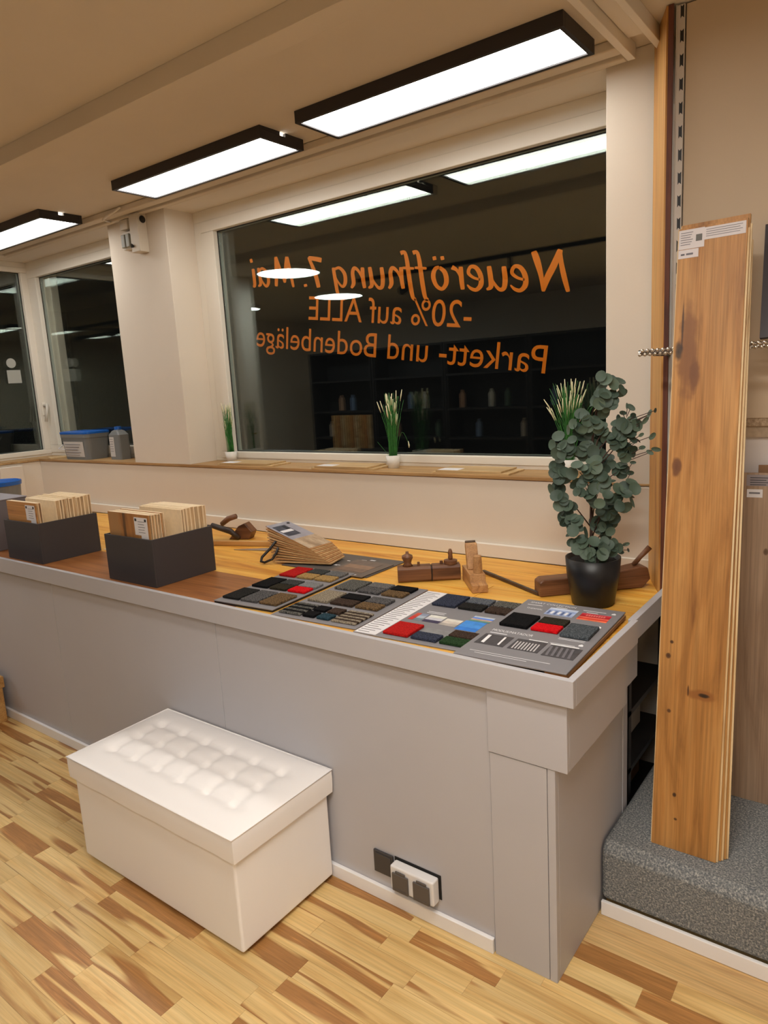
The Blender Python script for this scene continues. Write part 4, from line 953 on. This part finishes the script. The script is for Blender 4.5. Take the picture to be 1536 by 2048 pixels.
br = [(-0.80, 2.21, 1.30), (-0.76, 2.22, 1.35), (-0.72, 2.22, 1.40), (-0.69, 2.22, 1.44), (-0.648, 2.22, 1.461)]
st.tube(rel(br), 0.0018, 5)
for p in TW: 
    q = Vector(p); anchor = Vector((-0.72, 2.22, max(1.03, q.z-0.03))) if q.z > 1.2 else Vector((-0.75, 2.19, 1.03)); st.tube(rel([anchor, q]), 0.0011, 4)
so = st.build('stems', twig_m, t, smooth=True)

# ================================================================== RIGHT SIDE DISPLAY WALL
dw = MB(); dw.box(-0.612, 1.598, 2.425, 2.585, 0.233, 1.372); dw.box(-0.612, 1.598, 2.44, 2.585, 1.372, CZ-0.001)
struct('wall_display', dw, plain('white_partition', srgb(214, 208, 206), 0.6, var=0.02))
t = thing('shelf_board', (0.0, 2.40, 1.372), 'speckled tan ledge under the beige wall panel behind the oak planks', 'ledge')
MB().box(-0.612, 1.59, 0.012, 0.0245, 0.0, 0.034).build('lower_strip', plain('tan_strip', srgb(176, 156, 132), 0.7, var=0.1, vscale=80), t)
MB().box(-0.612, 1.59, 0.004, 0.0245, 0.0342, 0.058).build('upper_strip', carpet('speckled_strip', srgb(150, 128, 104), srgb(190, 168, 142), 120, 0.4), t)
tag(box('beige_panel', -0.611, 1.59, 2.402, 2.438, 1.4305, 2.640, plain('beige_panel_paint', srgb(196, 176, 150), 0.6, var=0.02, bump=0.1), None, 0.002), 'large plain beige wall panel at the right behind the oak planks', 'panel')
t = thing('slotted_upright', (-0.6235, 2.395, 0.877), 'white slotted steel upright along the left edge of the beige panel', 'shelf upright')
MB().box(-0.0105, 0.0105, 0.0, 0.004, 0, 1.762).build('web', plain('upright_white', srgb(200, 190, 180), 0.4), t)
MB().box(-0.0125, -0.0106, -0.006, 0.03, 0, 1.762).build('flange', plain('upright_white', srgb(200, 190, 180), 0.4), t)
for k in range(26):
    MB().prism([(-0.004, 0.0), (0.0, 0.006), (0.006, 0.0), (0.006, 0.036), (0.0, 0.031), (-0.004, 0.036)], 'Y', -0.0006, -0.0001).build('slot', black_m, t, loc=(0.002, 0, 1.725-k*0.0655))
tag(box('white_side_strip', -0.655, -0.6375, 2.392, 2.41, 0.8455, 2.375, plain('strip_white', srgb(200, 196, 190), 0.5), None, 0.001), 'narrow pale upright strip between the golden timber board and the slotted upright', 'strip')
# golden timber board standing on the counter against the wall
t = thing('timber_board', (-0.6925, 2.4785, CT), 'tall golden timber board standing on the counter end against the wall, behind the oak planks', 'board')
H = CZ-CT-0.002
def quadp(pts, z0, z1, name, mat):
    m = MB(); m.prism([(x+0.6925, y-2.4785) for x, y in pts], 'Z', z0, z1); return m.build(name, mat, t)
quadp([(-0.742, 2.574), (-0.657, 2.385), (-0.662, 2.383), (-0.750, 2.570)], 0, H, 'face_board', timber_m)
quadp([(-0.6565, 2.3855), (-0.656, 2.381), (-0.641, 2.381), (-0.641, 2.3855)], 0, H, 'edge_strip', redwood_m)
# leaning oak planks
LA = (radians(-8.75), radians(-0.75), 0)
paper2_m = plain('cool_paper', srgb(214, 208, 210), 0.6, var=0.01)
def plank(dx, dy, H, label, face, dz=0, ry=0.0):
    t = thing('oak_plank', (-0.4525+dx, 1.911+dy, 0.2325+dz), label, 'plank', 'oak planks leaning on the chrome rail', (LA[0], LA[1]-radians(ry), 0))
    w = 0.0875
    MB().box(-w, w, 0, 0.0036, 0, H).build('face_layer', face, t, 0.0008)
    MB().box(-w+0.001, w, 0.0037, 0.0128, 0.0, H).build('core_layer', edge_m, t)
    MB().box(w, w+0.0045, 0.0052, 0.0095, 0.001, H-0.025).build('tongue', edge_m, t)
    MB().box(-w-0.003, -w+0.0008, 0.0042, 0.0062, 0.001, H-0.001).build('groove_lip', edge_m, t)
    return t
PK = plank(0, 0, 1.765, 'front oak plank leaning on the chrome rail, knotty face, paper labels at the top', oakplank_m)
w = 0.0875; Ht = 1.765
m = MB(); m.box(-w+0.001, -w+0.068, -0.0010, -0.0002, Ht-0.058, Ht-0.005); m.box(-w+0.068, w-0.004, -0.0010, -0.0002, Ht-0.040, Ht-0.007); PL = m.build('paper_label', paper2_m, PK)
MB().box(-w+0.001, -w+0.054, -0.0010, -0.0002, Ht-0.083, Ht-0.0595).build('price_label', paper2_m, PK)
m = MB(); m.box(-w+0.046, -w+0.062, -0.0016, -0.0011, Ht-0.040, Ht-0.022); m.build('printed_picture', plain('label_picture', srgb(92, 90, 86), 0.5, var=0.2), PK)
for k in range(6): MB().box(-w+0.006, -w+0.038-0.003*(k % 3), -0.0016, -0.0011, Ht-0.014-0.0065*k, Ht-0.0125-0.0065*k).build('print_line', ink_m, PL)
for k in range(4): MB().box(-w+0.072, w-0.012-0.006*(k % 2), -0.0016, -0.0011, Ht-0.014-0.006*k, Ht-0.0128-0.006*k).build('print_line', ink_m, PL)
MB().box(-w+0.008, -w+0.018, -0.0016, -0.0011, Ht-0.075, Ht-0.070).build('print_line', ink_m, PK); MB().box(-w+0.022, -w+0.040, -0.0016, -0.0011, Ht-0.075, Ht-0.070).build('print_line', ink_m, PK)
plank(0.0105, 0.0145, 1.777, 'middle of three stacked oak planks on the chrome rail, only its pale edge showing', oakplank_m, ry=0.25)
plank(0.0205, 0.0290, 1.735, 'rearmost of three stacked oak planks on the chrome rail, only its pale edge showing', oakplank_m, ry=0.55)
# chrome rail
t = thing('chrome_rail', (0.0, 2.225, 1.645), 'beaded chrome rail running across behind the oak planks', 'rail')
MB().tube([(-0.685, 0, 0), (1.0, 0, 0)], 0.0085, 12).build('bar', chrome_m, t, smooth=True)
m = MB()
for k in range(112):
    x = -0.680+k*0.015
    for s in (0, 1):
        zc = 0.0055 if s else -0.0055; yc = -0.007
        r = 0.0062; ring = [(0.0, -r), (r*0.7, -r*0.7), (r, 0.0), (r*0.7, r*0.7), (0.0, r)]
        mm = MB(); mm.lathe([(max(a, 1e-6), b) for a, b in ring], x+(0.0075 if s else 0), yc, 8)
        m.add([(a, b, c+zc) for a, b, c in mm.v], mm.f)
bo = m.build('beads', chrome_m, t, smooth=True); bo['kind'] = 'stuff'
for x in (-0.64, 0.2, 0.9): MB().tube([(x, 0.002, -0.006), (x, 0.175, -0.006)], 0.006, 8).build('bracket', steel_m, t)
# dark sample standing on the rail
t = thing('dark_sample_panel', (-0.198, 2.226, 1.6635), 'dark anthracite sample panel standing on the chrome rail at the right picture edge', 'panel', None, (radians(-24), radians(-3.4), 0))
MB().box(-0.16, 0.16, 0, 0.012, 0.010, 0.362).build('board', plain('anthracite_sample', srgb(52, 46, 50), 0.5, var=0.05), t, 0.001)
# grey oak plank
t = thing('grey_oak_plank', (-0.296, 2.280, 0.2325), 'greyish oak plank with price label leaning on the wall at the right picture edge', 'plank', None, (radians(-4.9), radians(-0.8), 0))
MB().box(-0.1, 0.1, 0, 0.004, 0, 1.04).build('face_layer', greyoak_m, t, 0.001); MB().box(-0.1, 0.1, 0.0042, 0.014, 0, 1.04).build('core_layer', plain('brown_core', srgb(140, 104, 72), 0.7, var=0.1), t)
MB().box(-0.090, 0.01, -0.001, -0.0002, 1.0, 1.034).build('grey_label', plain('grey_label_print', srgb(150, 142, 146), 0.6), t)
for k in range(4): MB().box(-0.080, -0.03-0.006*(k % 2), -0.0016, -0.0011, 1.024-0.007*k, 1.026-0.007*k).build('print_line', darkink_m, t)
MB().box(-0.088, -0.045, -0.001, -0.0002, 0.965, 0.990).build('price_label', paper_m, t)
MB().box(-0.082, -0.052, -0.0016, -0.0011, 0.976, 0.981).build('print_line', ink_m, t)
t = thing('brown_oak_plank', (-0.26, 2.318, 0.2325), 'second brown plank peeking out behind the greyish oak plank at the right edge', 'plank', None, (radians(-4.6), radians(-0.8), 0))
MB().box(-0.1, 0.1, 0, 0.012, 0, 1.06).build('board', plain('brown_core', srgb(140, 104, 72), 0.7, var=0.1), t, 0.001)

# ================================================================== REAR OF THE SHOP (mirrored in the window)
def rack(x0, y0, w, hgt, label):
    t = thing('display_shelf', (x0, y0, 0), label, 'shelf', 'dark shelves in the rear of the shop')
    MB().box(0, 0.025, 0, 0.35, 0, hgt).build('side_panel', dark_m, t); MB().box(w-0.025, w, 0, 0.35, 0, hgt).build('side_panel', dark_m, t)
    MB().box(0.0251, w-0.0251, 0, 0.012, 0, hgt).build('back_panel', dark_m, t)
    for z in (0.08, 0.50, 0.86, 1.22, 1.64, hgt-0.025): MB().box(0.0251, w-0.0251, 0.0121, 0.35, z, z+0.025).build('shelf', dark_m, t)
for k in range(5): rack(-6.9+1.12*k, -2.2, 1.1, 2.05, 'tall dark shelf unit in the rear of the shop')
rr = random.Random(5)
bott_cols = [srgb(206, 190, 172), srgb(190, 150, 120), srgb(120, 140, 170), srgb(220, 214, 200), srgb(90, 110, 90)]
for k in range(26):
    x = -6.7+k*0.20+rr.uniform(-0.03, 0.03); z = (0.886, 1.246, 1.246)[k % 3]
    if int((x+6.9)/1.12+0.04) != int((x+6.9)/1.12-0.04): continue
    m = MB().lathe([(0.035, 0), (0.035, 0.16), (0.014, 0.19), (0.014, 0.215)], seg=14)
    tag(m.build('bottle', plain('bottle_%d' % (k % 5), bott_cols[k % 5], 0.4), None, loc=(x, -2.02, z)), 'small care product bottle on the dark shelves in the rear', 'bottle', 'bottles on the rear shelves')
for k in range(9):
    x = -6.02+k*0.072
    tag(MB().box(-0.030, 0.030, 0, 0.012, 0, 0.42).build('sample_strip', [boxwood_m, sface_m, sillboard_m][k % 3], None, loc=(x, -1.30, 0.8005), rot=(0, 0, radians(6*sin(k*1.7)))), 'upright wood sample strip on a bench in the rear of the shop', 'wood sample', 'wood sample strips in the rear')
t = thing('sample_bench', (-6.15, -1.45, 0), 'low dark bench in the rear of the shop', 'bench')
MB().box(0, 1.1, 0, 0.30, 0.0, 0.80).build('body', dark_m, t)
t = thing('track_light', (-4.6, -0.15, CZ-0.035), 'black ceiling track with spotlights in the rear, mirrored in the window', 'track light')
MB().box(0, 4.2, -0.018, 0.018, 0, 0.034).build('rail', black_m, t)
for x in (0.6, 1.7, 2.8, 3.7):
    MB().box(x-0.012, x+0.012, -0.012, 0.012, -0.08, -0.0005).build('stem', black_m, t)
    MB().tube([(x, -0.04, -0.10), (x, 0.09, -0.16)], 0.04, 16).build('spot_head', black_m, t, smooth=True)
print('leaves', nl, 'planks', nplank)
